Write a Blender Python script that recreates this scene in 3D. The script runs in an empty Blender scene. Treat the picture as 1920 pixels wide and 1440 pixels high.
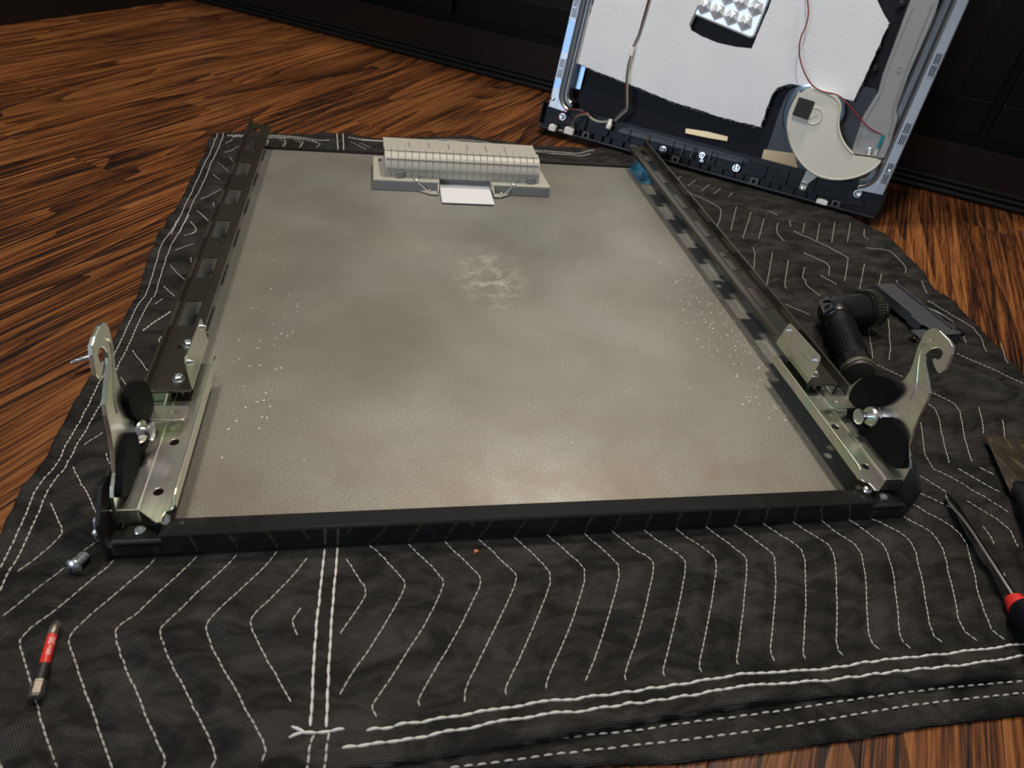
import bpy, bmesh, math, random
import numpy as np
from mathutils import Vector, Matrix
from mathutils.geometry import tessellate_polygon

# ------------------------------------------------------------------ camera
CAM = Vector((0.17614, -0.31927, 0.40160))
ROT = Matrix(((0.98189354, -0.15316818, 0.11146561),
              (-0.00918611, -0.62622222, -0.7795905),
              (0.1892107, 0.76445094, -0.61629057)))      # rows: right, down, forward
FPX = 1297.64
scene = bpy.context.scene
COL = scene.collection
cd = bpy.data.cameras.new('camera')
cam = bpy.data.objects.new('camera', cd)
COL.objects.link(cam)
cd.sensor_width = 36.0
cd.lens = FPX / 1920 * 36.0
cd.clip_start = 0.02
cd.clip_end = 40
r_, d_, f_ = ROT[0], ROT[1], ROT[2]
cam.matrix_world = Matrix(((r_[0], -d_[0], -f_[0], CAM[0]), (r_[1], -d_[1], -f_[1], CAM[1]),
                           (r_[2], -d_[2], -f_[2], CAM[2]), (0, 0, 0, 1)))
cd.dof.use_dof = True
cd.dof.focus_distance = 0.66
cd.dof.aperture_fstop = 9.0
scene.camera = cam

# ------------------------------------------------------------------ light, world, exposure
def area(name, loc, size, power, color, target=(0.3, 0.4, 0), sy=None, shape='DISK'):
    l = bpy.data.lights.new(name, 'AREA')
    l.shape = shape
    l.size = size
    if sy: l.size_y = sy
    l.energy = power
    l.color = color
    o = bpy.data.objects.new(name, l)
    COL.objects.link(o)
    o.location = loc
    o.rotation_euler = (Vector(target) - Vector(loc)).to_track_quat('-Z', 'Y').to_euler()
    return o

area('ceiling_lamp', (0.75, 1.05, 2.33), 0.22, 33, (1.0, 0.90, 0.76))
area('ceiling_lamp', (0.05, 0.15, 2.33), 0.26, 24, (1.0, 0.89, 0.74), (-0.1, 0.2, 0))
area('window_daylight', (-2.6, -2.2, 1.5), 1.2, 52, (0.66, 0.80, 1.0), (0.4, 0.6, 0.1), 1.3, 'RECTANGLE')
w = bpy.data.worlds.new('world')
scene.world = w
w.use_nodes = True
w.node_tree.nodes['Background'].inputs[0].default_value = (0.80, 0.82, 0.85, 1)
w.node_tree.nodes['Background'].inputs[1].default_value = 0.20
scene.view_settings.view_transform = 'Standard'
scene.view_settings.look = 'None'
scene.view_settings.gamma = 1.0
scene.view_settings.use_curve_mapping = False
scene.view_settings.exposure = 0.0

# ------------------------------------------------------------------ helpers
def ray(px, py):
    v = Vector(((px - 960) / FPX, (py - 720) / FPX, 1.0))
    return ROT.transposed() @ v

def G(px, py, z=0.0):
    """survey point on the horizontal level z"""
    r = ray(px, py)
    return CAM + r * ((z - CAM.z) / r.z)

def X(px, py, x):
    """survey point on the upright plane at x"""
    r = ray(px, py)
    return CAM + r * ((x - CAM.x) / r.x)

FLOOR = -0.008
# standing door frame of reference: s along its width, t up its height, o out of its open face
TH = math.radians(-35.6)
E1 = Vector((math.cos(TH), math.sin(TH), 0))
E2 = Vector((-E1.y, E1.x, 0))
AL = math.radians(15)
UP = Vector((0, 0, 1)) * math.cos(AL) + E2 * math.sin(AL)
ON = E1.cross(UP)
DA = Vector((0.462, 0.910, 0.003))

def D(px, py, o=0.0):
    r = ray(px, py)
    k = ((DA + ON * o - CAM).dot(ON)) / r.dot(ON)
    q = CAM + r * k - DA
    return (q.dot(E1), q.dot(UP))

class MB:
    def __init__(s): s.bm = bmesh.new()
    def box(s, a, b, m=None, bev=0):
        g = bmesh.ops.create_cube(s.bm, size=1)
        vs = g['verts']
        for v in vs:
            v.co = Vector((a[0] + (b[0] - a[0]) * (v.co.x + .5), a[1] + (b[1] - a[1]) * (v.co.y + .5), a[2] + (b[2] - a[2]) * (v.co.z + .5)))
            if m: v.co = m @ v.co
        if bev:
            es = list({e for v in vs for e in v.link_edges})
            bmesh.ops.bevel(s.bm, geom=es, offset=bev, segments=2, affect='EDGES', profile=0.6)
        return s
    def prism(s, loops, f, ext):
        """loops: outline then holes, in 2-D; f maps (u,v) to a point; ext is the thickness vector"""
        loops = [list(l) for l in loops]
        flat = [p for l in loops for p in l]
        tris = tessellate_polygon([[Vector((p[0], p[1], 0)) for p in l] for l in loops])
        ext = Vector(ext)
        A = [s.bm.verts.new(f(*p)) for p in flat]
        B = [s.bm.verts.new(f(*p) + ext) for p in flat]
        for t in tris:
            try:
                s.bm.faces.new([A[i] for i in t]); s.bm.faces.new([B[i] for i in reversed(t)])
            except ValueError: pass
        k = 0
        for l in loops:
            n = len(l)
            for i in range(n):
                j = (i + 1) % n
                try: s.bm.faces.new([A[k + i], A[k + j], B[k + j], B[k + i]])
                except ValueError: pass
            k += n
        return s
    def tube(s, pts, r, n=6, cap=True):
        pts = [Vector(p) for p in pts]
        rs = r if isinstance(r, (list, tuple)) else [r] * len(pts)
        rings = []
        pn = None
        for i, p in enumerate(pts):
            d = (pts[min(i + 1, len(pts) - 1)] - pts[max(i - 1, 0)])
            if d.length < 1e-9: d = Vector((0, 0, 1))
            d.normalize()
            if pn is None:
                pn = d.orthogonal().normalized()
            pn = (pn - d * pn.dot(d))
            if pn.length < 1e-6: pn = d.orthogonal()
            pn.normalize()
            b = d.cross(pn)
            rings.append([s.bm.verts.new(p + (pn * math.cos(2 * math.pi * k / n) + b * math.sin(2 * math.pi * k / n)) * rs[i]) for k in range(n)])
        for a, b in zip(rings, rings[1:]):
            for k in range(n):
                s.bm.faces.new([a[k], a[(k + 1) % n], b[(k + 1) % n], b[k]])
        if cap:
            s.bm.faces.new(list(reversed(rings[0]))); s.bm.faces.new(rings[-1])
        return s
    def lathe(s, prof, org, axis, n=24, flat=None):
        """prof: (distance along axis, radius)"""
        axis = Vector(axis).normalized()
        u = axis.orthogonal().normalized(); v = axis.cross(u)
        org = Vector(org)
        rings = []
        for h, r in prof:
            if r < 1e-7: rings.append([s.bm.verts.new(org + axis * h)])
            else: rings.append([s.bm.verts.new(org + axis * h + (u * math.cos(2 * math.pi * k / n) + v * math.sin(2 * math.pi * k / n)) * r) for k in range(n)])
        for a, b in zip(rings, rings[1:]):
            for k in range(n):
                q = [a[k % len(a)], a[(k + 1) % len(a)], b[(k + 1) % len(b)], b[k % len(b)]]
                q = list(dict.fromkeys(q))
                if len(q) > 2:
                    try: s.bm.faces.new(q)
                    except ValueError: pass
        for rg, rev in ((rings[0], True), (rings[-1], False)):
            if len(rg) > 2:
                try: s.bm.faces.new(list(reversed(rg)) if rev else rg)
                except ValueError: pass
        return s
    def strip(s, secs, closed=False):
        """secs: list of sections, each a list of points; quads between them"""
        R = [[s.bm.verts.new(Vector(p)) for p in sec] for sec in secs]
        for a, b in zip(R, R[1:]):
            m = len(a)
            for k in range(m if closed else m - 1):
                s.bm.faces.new([a[k], a[(k + 1) % m], b[(k + 1) % m], b[k]])
        if closed:
            s.bm.faces.new(list(reversed(R[0]))); s.bm.faces.new(R[-1])
        return s
    def build(s, name, mat, parent=None, smooth=False, bev=0, solid=0, mirror=None):
        if mirror is not None:
            for v in s.bm.verts: v.co.x = mirror - v.co.x
        bmesh.ops.remove_doubles(s.bm, verts=s.bm.verts, dist=1e-6)
        bmesh.ops.recalc_face_normals(s.bm, faces=s.bm.faces)
        me = bpy.data.meshes.new(name)
        s.bm.to_mesh(me); s.bm.free()
        if smooth:
            me.polygons.foreach_set('use_smooth', [True] * len(me.polygons))
            try: me.set_sharp_from_angle(angle=math.radians(38))
            except Exception: pass
        o = bpy.data.objects.new(name, me)
        COL.objects.link(o)
        me.materials.append(mat)
        if parent: o.parent = parent
        if solid:
            m = o.modifiers.new('solid', 'SOLIDIFY'); m.thickness = solid; m.offset = 0
        if bev:
            m = o.modifiers.new('bevel', 'BEVEL'); m.width = bev; m.segments = 2; m.limit_method = 'ANGLE'
            m.angle_limit = math.radians(40)
        return o

def tag(o, label, cat, group=None):
    o['label'] = label; o['category'] = cat
    if group: o['group'] = group
    return o

def empty(name, loc=(0, 0, 0), mat=None):
    o = bpy.data.objects.new(name, None)
    COL.objects.link(o)
    o.empty_display_size = 0.02
    if mat: o.matrix_world = mat
    else: o.location = loc
    return o

def circ(cx, cy, r, n=16, ry=None):
    ry = ry or r
    return [(cx + r * math.cos(2 * math.pi * k / n), cy + ry * math.sin(2 * math.pi * k / n)) for k in range(n)]

def smooth_poly(pts, it=2):
    for _ in range(it):
        q = []
        n = len(pts)
        for i in range(n):
            a, b = pts[i], pts[(i + 1) % n]
            q += [(a[0] * .75 + b[0] * .25, a[1] * .75 + b[1] * .25), (a[0] * .25 + b[0] * .75, a[1] * .25 + b[1] * .75)]
        pts = q
    return pts

def smooth_line(pts, it=2):
    for _ in range(it):
        q = [pts[0]]
        for a, b in zip(pts, pts[1:]):
            a = Vector(a); b = Vector(b)
            q += [a * .75 + b * .25, a * .25 + b * .75]
        q.append(pts[-1]); pts = q
    return pts

# ------------------------------------------------------------------ materials
class NT:
    def __init__(s, name):
        s.m = bpy.data.materials.new(name); s.m.use_nodes = True
        s.t = s.m.node_tree; s.n = s.t.nodes; s.l = s.t.links
        s.b = s.n['Principled BSDF']
    def node(s, t, **k):
        n = s.n.new(t)
        for a, b in k.items(): setattr(n, a, b)
        return n
    def put(s, sock, v):
        if v is None: return
        if isinstance(v, bpy.types.NodeSocket): s.l.new(v, sock)
        else: sock.default_value = v
    def math(s, op, a, b=None, c=None, clamp=False):
        n = s.node('ShaderNodeMath', operation=op, use_clamp=clamp)
        for i, v in enumerate((a, b, c)): s.put(n.inputs[i], v)
        return n.outputs[0]
    def coord(s, kind='Object'): return s.node('ShaderNodeTexCoord').outputs[kind]
    def mapping(s, v, scale=(1, 1, 1), loc=(0, 0, 0), rot=(0, 0, 0)):
        n = s.node('ShaderNodeMapping'); s.l.new(v, n.inputs[0])
        s.put(n.inputs[1], loc); s.put(n.inputs[2], rot); s.put(n.inputs[3], scale)
        return n.outputs[0]
    def noise(s, v, scale=5, detail=3, rough=.5, dist=0, out='Fac'):
        n = s.node('ShaderNodeTexNoise'); s.l.new(v, n.inputs['Vector'])
        n.inputs['Scale'].default_value = scale; n.inputs['Detail'].default_value = detail
        n.inputs['Roughness'].default_value = rough; n.inputs['Distortion'].default_value = dist
        return n.outputs[out]
    def ramp(s, f, stops, interp='LINEAR'):
        n = s.node('ShaderNodeValToRGB'); s.l.new(f, n.inputs[0])
        cr = n.color_ramp; cr.interpolation = interp
        while len(cr.elements) < len(stops): cr.elements.new(0.5)
        for e, (p, c) in zip(cr.elements, stops):
            e.position = p; e.color = (*c, 1) if len(c) == 3 else c
        return n.outputs[0]
    def mix(s, f, a, b, mode='MIX'):
        n = s.node('ShaderNodeMix', data_type='RGBA', blend_type=mode)
        s.put(n.inputs[0], f)
        for i, v in ((6, a), (7, b)):
            if isinstance(v, tuple): v = (*v[:3], 1)
            s.put(n.inputs[i], v)
        return n.outputs[2]
    def bump(s, h, strength=.3, dist=.001, normal=None):
        n = s.node('ShaderNodeBump'); s.l.new(h, n.inputs['Height'])
        n.inputs['Strength'].default_value = strength; n.inputs['Distance'].default_value = dist
        if normal: s.l.new(normal, n.inputs['Normal'])
        return n.outputs[0]
    def set(s, **k):
        names = dict(color='Base Color', rough='Roughness', metal='Metallic', normal='Normal', alpha='Alpha', spec='Specular IOR Level', coat='Coat Weight', coatr='Coat Roughness', trans='Transmission Weight', sheen='Sheen Weight')
        for a, v in k.items():
            if isinstance(v, tuple) and len(v) == 3: v = (*v, 1)
            s.put(s.b.inputs[names[a]], v)
        return s.m

def plain(name, color, rough=.5, metal=0, bump=0, bscale=400, var=0, spec=None):
    t = NT(name)
    k = dict(color=color, rough=rough, metal=metal)
    if spec is not None: k['spec'] = spec
    if bump or var:
        c = t.coord()
        nz = t.noise(c, bscale, 3)
        if bump: k['normal'] = t.bump(nz, bump, .0005)
        if var:
            n2 = t.noise(c, bscale * .08, 3)
            k['color'] = t.mix(n2, tuple(x * (1 - var) for x in color), tuple(min(1, x * (1 + var)) for x in color))
    return t.set(**k)

def mat_wood():
    t = NT('stained_oak')
    co = t.coord()
    inf = t.node('ShaderNodeObjectInfo')
    off = t.node('ShaderNodeCombineXYZ')
    t.put(off.inputs[0], t.math('MULTIPLY', inf.outputs['Random'], 91.0))
    t.put(off.inputs[1], t.math('MULTIPLY', inf.outputs['Random'], 37.0))
    va = t.node('ShaderNodeVectorMath', operation='ADD')
    t.l.new(co, va.inputs[0]); t.l.new(off.outputs[0], va.inputs[1])
    v = va.outputs[0]
    # cathedral grain: contour lines of a stretched noise
    big = t.noise(t.mapping(v, (1.0, 9.0, 1)), 1.0, 1.8, .45, .5)
    rings = t.math('FRACT', t.math('MULTIPLY', big, 11.0))
    rings = t.math('POWER', rings, .7)
    pore = t.noise(t.mapping(v, (22, 700, 1)), 1.0, 2, .65)
    fine = t.noise(t.mapping(v, (3.2, 230, 1)), 1.0, 3, .6, .1)
    streak = t.noise(t.mapping(v, (1.3, 26, 1)), 1.0, 4, .6, .25)
    patch = t.noise(t.mapping(v, (3, 5, 1)), 1.0, 2, .5)
    g = t.math('ADD', t.math('MULTIPLY', rings, .40), t.math('MULTIPLY', t.math('SUBTRACT', fine, .5), 1.75))
    g = t.math('ADD', g, t.math('MULTIPLY', t.math('SUBTRACT', streak, .5), .60))
    g = t.math('ADD', g, t.math('MULTIPLY', t.math('SUBTRACT', pore, .5), 1.0))
    g = t.math('ADD', g, t.math('MULTIPLY', t.math('SUBTRACT', patch, .5), .45))
    g = t.math('ADD', g, t.math('MULTIPLY', inf.outputs['Random'], .16))
    g = t.math('ADD', g, .27)
    col = t.ramp(g, [(.20, (.0075, .0030, .0016)), (.38, (.028, .0092, .0036)), (.52, (.085, .0255, .0075)), (.70, (.165, .055, .0145)), (.95, (.26, .105, .032))])
    tone = t.math('ADD', t.math('MULTIPLY', t.math('FRACT', t.math('MULTIPLY', inf.outputs['Random'], 17.3)), .45), .72)
    hsv = t.node('ShaderNodeHueSaturation'); t.put(hsv.inputs['Value'], tone); t.l.new(col, hsv.inputs['Color'])
    rg = t.ramp(fine, [(.3, (.5,) * 3), (.7, (.34,) * 3)])
    return t.set(color=hsv.outputs[0], rough=rg, normal=t.bump(g, .35, .0006), spec=.35)

def mat_sheet():
    t = NT('coated_steel_sheet')
    c = t.coord()
    xyz = t.node('ShaderNodeSeparateXYZ'); t.l.new(c, xyz.inputs[0])
    x, y = xyz.outputs[0], xyz.outputs[1]
    cloud = t.noise(c, 5.5, 4, .55, .4)
    col = t.ramp(cloud, [(.25, (.235, .225, .195)), (.5, (.315, .308, .278)), (.75, (.40, .40, .375))])
    green = t.noise(c, 9, 2)
    col = t.mix(t.ramp(green, [(.55, (0,) * 3), (.75, (.18,) * 3)]), col, (.23, .29, .26))
    grit = t.noise(c, 900, 2, .7)
    col = t.mix(t.ramp(grit, [(.40, (.55,) * 3), (.60, (0,) * 3)]), col, (.11, .10, .075))
    grl = t.ramp(grit, [(.60, (0,) * 3), (.72, (.5,) * 3)])
    col = t.mix(grl, col, (.55, .54, .47))
    rust = t.math('MULTIPLY', t.math('SUBTRACT', 1.0, t.math('DIVIDE', y, .16), clamp=True), t.ramp(t.noise(c, 14, 4, .6), [(.42, (0,) * 3), (.62, (.8,) * 3)]))
    col = t.mix(rust, col, (.21, .165, .125))
    # dried white splashes: a smear in the middle, fine spatter along both sides
    def near(cx, cy, rx, ry):
        a = t.math('DIVIDE', t.math('SUBTRACT', x, cx), rx); b = t.math('DIVIDE', t.math('SUBTRACT', y, cy), ry)
        return t.math('SUBTRACT', 1.0, t.math('SQRT', t.math('ADD', t.math('MULTIPLY', a, a), t.math('MULTIPLY', b, b))), clamp=True)
    sm = t.noise(t.mapping(c, (1, 1.1, 1)), 42, 6, .78, .4)
    smear = t.math('MULTIPLY', t.ramp(sm, [(.47, (0,) * 3), (.66, (1,) * 3)]), t.math('MULTIPLY', near(.304, .372, .048, .085), 1.5), clamp=True)
    col = t.mix(t.math('MULTIPLY', smear, .6), col, (.66, .66, .61))
    vo = t.node('ShaderNodeTexVoronoi'); t.l.new(t.mapping(c, (1, .8, 1)), vo.inputs['Vector']); vo.inputs['Scale'].default_value = 210
    dot = t.math('LESS_THAN', vo.outputs['Distance'], .19)
    sep = t.node('ShaderNodeSeparateColor'); t.l.new(vo.outputs['Color'], sep.inputs[0])
    def spat(mask, th):
        return t.math('MULTIPLY', dot, t.math('MULTIPLY', t.math('GREATER_THAN', t.math('MULTIPLY', sep.outputs[0], mask), th), .85))
    m = t.math('MAXIMUM', spat(near(.553, .27, .06, .26), .22), spat(near(.070, .22, .06, .40), .50))
    m = t.math('MAXIMUM', m, t.math('MULTIPLY', t.math('LESS_THAN', vo.outputs['Distance'], .10), t.math('MULTIPLY', t.math('GREATER_THAN', sep.outputs[1], .993), .8)))
    col = t.mix(m, col, (.75, .74, .68))
    rg = t.ramp(t.noise(c, 7, 3), [(.3, (.42,) * 3), (.7, (.56,) * 3)])
    return t.set(color=col, rough=rg, metal=.55, normal=t.bump(grit, .22, .0004))

def mat_zinc(name, warm=0.0, base=(.78, .82, .73), rough=.30):
    t = NT(name)
    c = t.coord()
    n1 = t.noise(c, 22, 2, .5, .6); n2 = t.noise(c, 13, 1)
    irid = t.ramp(n1, [(.30, (.45, .80, .62)), (.42, (.80, .80, .52)), (.52, base), (.62, (.86, .66, .74)), (.74, (.42, .55, .75))])
    col = t.mix(.45, base, irid)
    sc = t.noise(t.mapping(c, (1, .1, 1)), 500, 2)
    col = t.mix(t.ramp(sc, [(.3, (.25,) * 3), (.5, (0,) * 3)]), col, (.2, .2, .17))
    return t.set(color=col, metal=1.0, rough=rough, normal=t.bump(n2, .05, .002))

def mat_rail():
    t = NT('dark_rail_steel')
    c = t.coord()
    n = t.noise(c, 14, 3)
    col = t.mix(n, (.085, .075, .055), (.15, .14, .115))  # dark base also stands for the dark room mirrored in flange and bracket
    sp = t.noise(c, 1500, 1)
    col = t.mix(t.ramp(sp, [(.70, (0,) * 3), (.76, (.5,) * 3)]), col, (.35, .33, .27))
    return t.set(color=col, rough=.25, metal=.8, normal=t.bump(t.noise(c, 300, 2), .06, .0004))

def mat_black(name, v=.012, rough=.2, tint=(1, 1, .95), bump=.05, spec=.5):
    t = NT(name)
    c = t.coord()
    sc = t.noise(c, 40, 3)
    col = t.mix(t.ramp(sc, [(.62, (0,) * 3), (.72, (.25,) * 3)]), tuple(v * k for k in tint), tuple(v * 3 * k for k in tint))
    return t.set(color=col, rough=rough, normal=t.bump(t.noise(c, 220, 2), bump, .0005), spec=spec)

def mat_blanket(name='black_blanket_fabric'):
    t = NT(name)
    c = t.coord()
    S = 1 / .00145
    def grid(ox, oy):
        v = t.mapping(c, (S, S / 1.732, 0), (ox, oy, 0))
        fr = t.node('ShaderNodeVectorMath', operation='FRACTION'); t.l.new(v, fr.inputs[0])
        sb = t.node('ShaderNodeVectorMath', operation='SUBTRACT'); t.l.new(fr.outputs[0], sb.inputs[0]); sb.inputs[1].default_value = (.5, .5, 0)
        ml = t.node('ShaderNodeVectorMath', operation='MULTIPLY'); t.l.new(sb.outputs[0], ml.inputs[0]); ml.inputs[1].default_value = (1, 1.732, 0)
        ln = t.node('ShaderNodeVectorMath', operation='LENGTH'); t.l.new(ml.outputs[0], ln.inputs[0])
        return ln.outputs[1]
    d = t.math('MINIMUM', grid(0, 0), grid(.5, .5))
    dots = t.ramp(d, [(.17, (1,) * 3), (.29, (0,) * 3)])
    patch = t.noise(t.mapping(c, (1, 2.2, 1)), 22, 4, .65, .8)
    fade = t.ramp(patch, [(.40, (.05,) * 3), (.64, (.9,) * 3)])
    k = t.math('MULTIPLY', dots, fade)
    broad = t.noise(c, 6, 3)
    base = t.mix(broad, (.0040, .0039, .0037), (.0085, .0074, .0068))
    col = t.mix(k, base, (.155, .146, .134))
    h = t.math('SUBTRACT', t.noise(t.mapping(c, (1, 1.8, 1)), 55, 5, .62, 1.0), t.math('MULTIPLY', dots, .10))
    return t.set(color=col, rough=t.ramp(patch, [(.3, (.75,) * 3), (.7, (.62,) * 3)]), normal=t.bump(h, .55, .0035), spec=.16)

def mat_felt():
    t = NT('white_fibre_felt')
    c = t.coord()
    n = t.noise(c, 70, 4, .7); n2 = t.noise(c, 420, 3, .7)
    col = t.mix(t.noise(c, 14, 3), (.74, .76, .80), (.88, .90, .93))
    return t.set(color=col, rough=.95, normal=t.bump(t.math('ADD', t.math('MULTIPLY', n, .4), n2), .35, .002), sheen=.2)

def mat_steel(name, v=(.48, .49, .50), rough=.3, aniso=True):
    t = NT(name)
    c = t.coord()
    n = t.noise(t.mapping(c, (1, .04, 1)), 700, 2)
    col = t.mix(n, tuple(x * .85 for x in v), v)
    return t.set(color=col, metal=1.0, rough=rough, normal=t.bump(n, .05, .0003))

M = dict(
    wood=mat_wood(), sheet=mat_sheet(), zinc=mat_zinc('zinc_plate'), zincbright=plain('bright_zinc', (.74, .77, .80), .26, 1.0, .05, 600),
    rail=mat_rail(), barblack=mat_black('gloss_black_enamel', .014, .13), cornerblack=mat_black('worn_black_enamel', .014, .32, bump=.15),
    blanket=mat_blanket(), thread=plain('grey_thread', (.50, .49, .46), .8, 0, .4, 3000), threadw=plain('white_thread', (.66, .65, .62), .75, 0, .4, 3000),
    rubber=plain('black_felt_pad', (.003, .003, .0035), .8, 0, .8, 900, spec=.14), felt=mat_felt(), steel=mat_steel('brushed_steel'),
    bluesteel=mat_steel('blue_tinted_steel', (.32, .46, .68), .32), liner=mat_steel('inner_wall_steel', (.30, .31, .32), .45), darksteel=mat_steel('dark_steel', (.045, .045, .047), .40),
    plastic=plain('beige_grey_plastic', (.40, .385, .335), .42, 0, .05, 300, .05), plasticgrey=plain('grey_plastic', (.21, .215, .21), .5, 0, .05, 300, .06),
    duct=plain('grey_duct_plastic', (.27, .275, .28), .42, 0, .05, 300, .05), cream=plain('cream_plastic', (.66, .63, .53), .38, 0, .04, 200, .04),
    blackplastic=plain('black_plastic', (.0055, .006, .009), .42, 0, .05, 300, spec=.22), tar=plain('black_sound_mat', (.0045, .0055, .009), .55, 0, .25, 35, spec=.18),
    white=plain('white_nylon', (.78, .77, .72), .5), paper=plain('white_card', (.66, .67, .70), .6, 0, .03, 100),
    red=plain('red_band', (.62, .028, .022), .38), redwire=plain('dark_red_wire', (.22, .02, .03), .5), graywire=plain('grey_wire', (.30, .30, .27), .5),
    greenwire=plain('green_wire', (.10, .22, .14), .5), yellowwire=plain('yellow_wire', (.42, .36, .18), .5), teal=plain('teal_sleeve', (.02, .22, .28), .5),
    cabinet=plain('black_stained_cabinet', (.0022, .0020, .0024), .36, 0, .05, 60, spec=.22), trim=plain('black_satin_moulding', (.008, .0072, .0072), .22, 0, .04, 60, spec=.4),
    foil=plain('silver_foil', (.82, .84, .87), .38, .45), bitmetal=plain('worn_grey_bit_steel', (.20, .175, .15), .42, .8, .4, 900, .3),
    bitblack=plain('black_oxide', (.022, .021, .02), .5, .5, .3, 900), flash=plain('anodised_black', (.010, .010, .010), .34, .3, .05, 800),
    flashring=plain('lightened_anodised_black', (.22, .21, .16), .35, .8, .4, 2500, .6), cap=plain('dark_rubber_cap', (.040, .034, .027), .5),
    chrome=plain('chrome_shaft', (.45, .42, .40), .16, 1.0), blade=None,
    film=None, wall=plain('painted_wall', (.30, .28, .25), .8), ceiling=plain('white_ceiling', (.7, .69, .66), .9), lampface=None,
    gap=plain('dark_subfloor', (.006, .004, .003), .9), darkgrey=plain('dark_grey_plastic', (.055, .056, .062), .45, 0, .05, 400), crumb=plain('orange_crumb', (.42, .14, .06), .7),
    tape=plain('aluminium_strip', (.20, .14, .075), .26, 1.0), whiteprint=plain('white_print', (.75, .62, .6), .6), charcoal=plain('charcoal_foam', (.022, .022, .023), .8))
tb = NT('worn_blade_steel'); cb_ = tb.coord()
nb_ = tb.noise(tb.mapping(cb_, (1, .35, 1), rot=(0, 0, .5)), 60, 5, .7, 1.2)
M['blade'] = tb.set(color=tb.ramp(nb_, [(.38, (.075, .062, .048)), (.54, (.15, .12, .092)), (.62, (.42, .30, .20)), (.72, (.60, .50, .40))]), rough=.38, metal=.8, normal=tb.bump(nb_, .2, .0005))
tf = NT('blue_protective_film'); tf.set(color=(.05, .30, .50), rough=.16, alpha=.55, normal=tf.bump(tf.noise(tf.coord(), 90, 4, .7, 1.5), .8, .003)); M['film'] = tf.m

# ------------------------------------------------------------------ room shell
random.seed(4)
PHI = TH + math.pi / 2          # planks run at right angles to the cabinets
U = Vector((math.cos(PHI), math.sin(PHI), 0)); V = Vector((-U.y, U.x, 0))
floor = MB().box((-2.6, -2.6, FLOOR - .05), (3.4, 3.4, FLOOR - .003)).build('floor', M['gap'])
floor['kind'] = 'structure'
PW = .0825
lens = [.42, .58, .74, .95, 1.2]
meshes = []
for L in lens:
    m = MB().box((0.0003, 0.0003, -.012), (L - .0003, PW - .0003, 0), bev=.0005)
    o = m.build('plank', M['wood']); meshes.append(o.data); bpy.data.objects.remove(o)
plank_count = 0
for row in range(-22, 20):
    v0 = row * PW + .02
    u = -.9 - random.random() * .9
    while u < 2.6:
        i = random.randrange(len(lens)); L = lens[i]
        c = U * (u + L / 2) + V * (v0 + PW / 2)
        # only where the photograph can see the floor (or a step to the side of it)
        n_ = c.dot(E2)
        if n_ < 2.1 and -1.6 < c.x < 1.9 and -1.1 < c.y < 2.9:
            o = bpy.data.objects.new('plank', meshes[i]); COL.objects.link(o)
            o.parent = floor
            p = U * u + V * v0
            o.location = (p.x, p.y, FLOOR - random.random() * .0002); o.rotation_euler = (0, 0, PHI)
            plank_count += 1
        u += L

# cabinets: local frame s along the front, n out of the front towards the room, z up
CD = 1.262
def cab_matrix(s0, n0, ang=TH):
    e = Vector((math.cos(ang), math.sin(ang), 0)); k = Vector((-e.y, e.x, 0))
    o = E1 * s0 + E2 * n0
    return Matrix(((e.x, k.x, 0, o.x), (e.y, k.y, 0, o.y), (0, 0, 1, FLOOR), (0, 0, 0, 1)))
cab = empty('base_cabinet', mat=cab_matrix(0, CD))
tag(cab, 'black stained base cabinet run with raised panel doors behind the leaning dishwasher door', 'cabinet')
MB().box((-1.25, .012, 0), (1.5, .6, .88)).build('body', M['cabinet'], cab)
MB().box((-1.25, -.02, .88), (1.52, .62, .915), bev=.003).build('countertop', M['trim'], cab)
bb = MB().box((-1.25, 0, 0), (1.5, .012, .085), bev=.001).build('plinth', M['trim'], cab)
for z, y, r in ((.004, -.010, .005), (.013, -.006, .004), (.0215, -.003, .0035)):
    MB().tube([(-1.25, y + .003, z + .002), (1.5, y + .003, z + .002)], r, 10).build('bead_moulding', M['trim'], cab, smooth=True)
for s0, s1 in ((-1.22, -.95), (-.93, -.49), (-.47, .02), (.04, .535), (.55, 1.0), (1.02, 1.46)):
    d = MB()
    z0, z1 = .105, .70
    fw = .055
    d.box((s0, -.006, z0), (s1, .012, z0 + fw), bev=.002); d.box((s0, -.006, z1 - fw), (s1, .012, z1), bev=.002)
    d.box((s0, -.006, z0 + fw), (s0 + fw, .012, z1 - fw), bev=.002); d.box((s1 - fw, -.006, z0 + fw), (s1, .012, z1 - fw), bev=.002)
    door = d.build('cabinet_door', M['cabinet'], cab)
    a0, a1, b0, b1 = s0 + fw, s1 - fw, z0 + fw, z1 - fw
    q = .018
    MB().strip([[(a0, -.002, b0), (a1, -.002, b0), (a1, -.002, b1), (a0, -.002, b1)],
                [(a0 + q * .4, .006, b0 + q * .4), (a1 - q * .4, .006, b0 + q * .4), (a1 - q * .4, .006, b1 - q * .4), (a0 + q * .4, .006, b1 - q * .4)],
                [(a0 + q, .006, b0 + q), (a1 - q, .006, b0 + q), (a1 - q, .006, b1 - q), (a0 + q, .006, b1 - q)],
                [(a0 + q * 2, -.001, b0 + q * 2), (a1 - q * 2, -.001, b0 + q * 2), (a1 - q * 2, -.001, b1 - q * 2), (a0 + q * 2, -.001, b1 - q * 2)]], closed=True).build('raised_panel', M['trim'], door)
    MB().box((s0, -.006, .715), (s1, .012, .86), bev=.003).build('drawer_front', M['cabinet'], cab)
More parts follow.
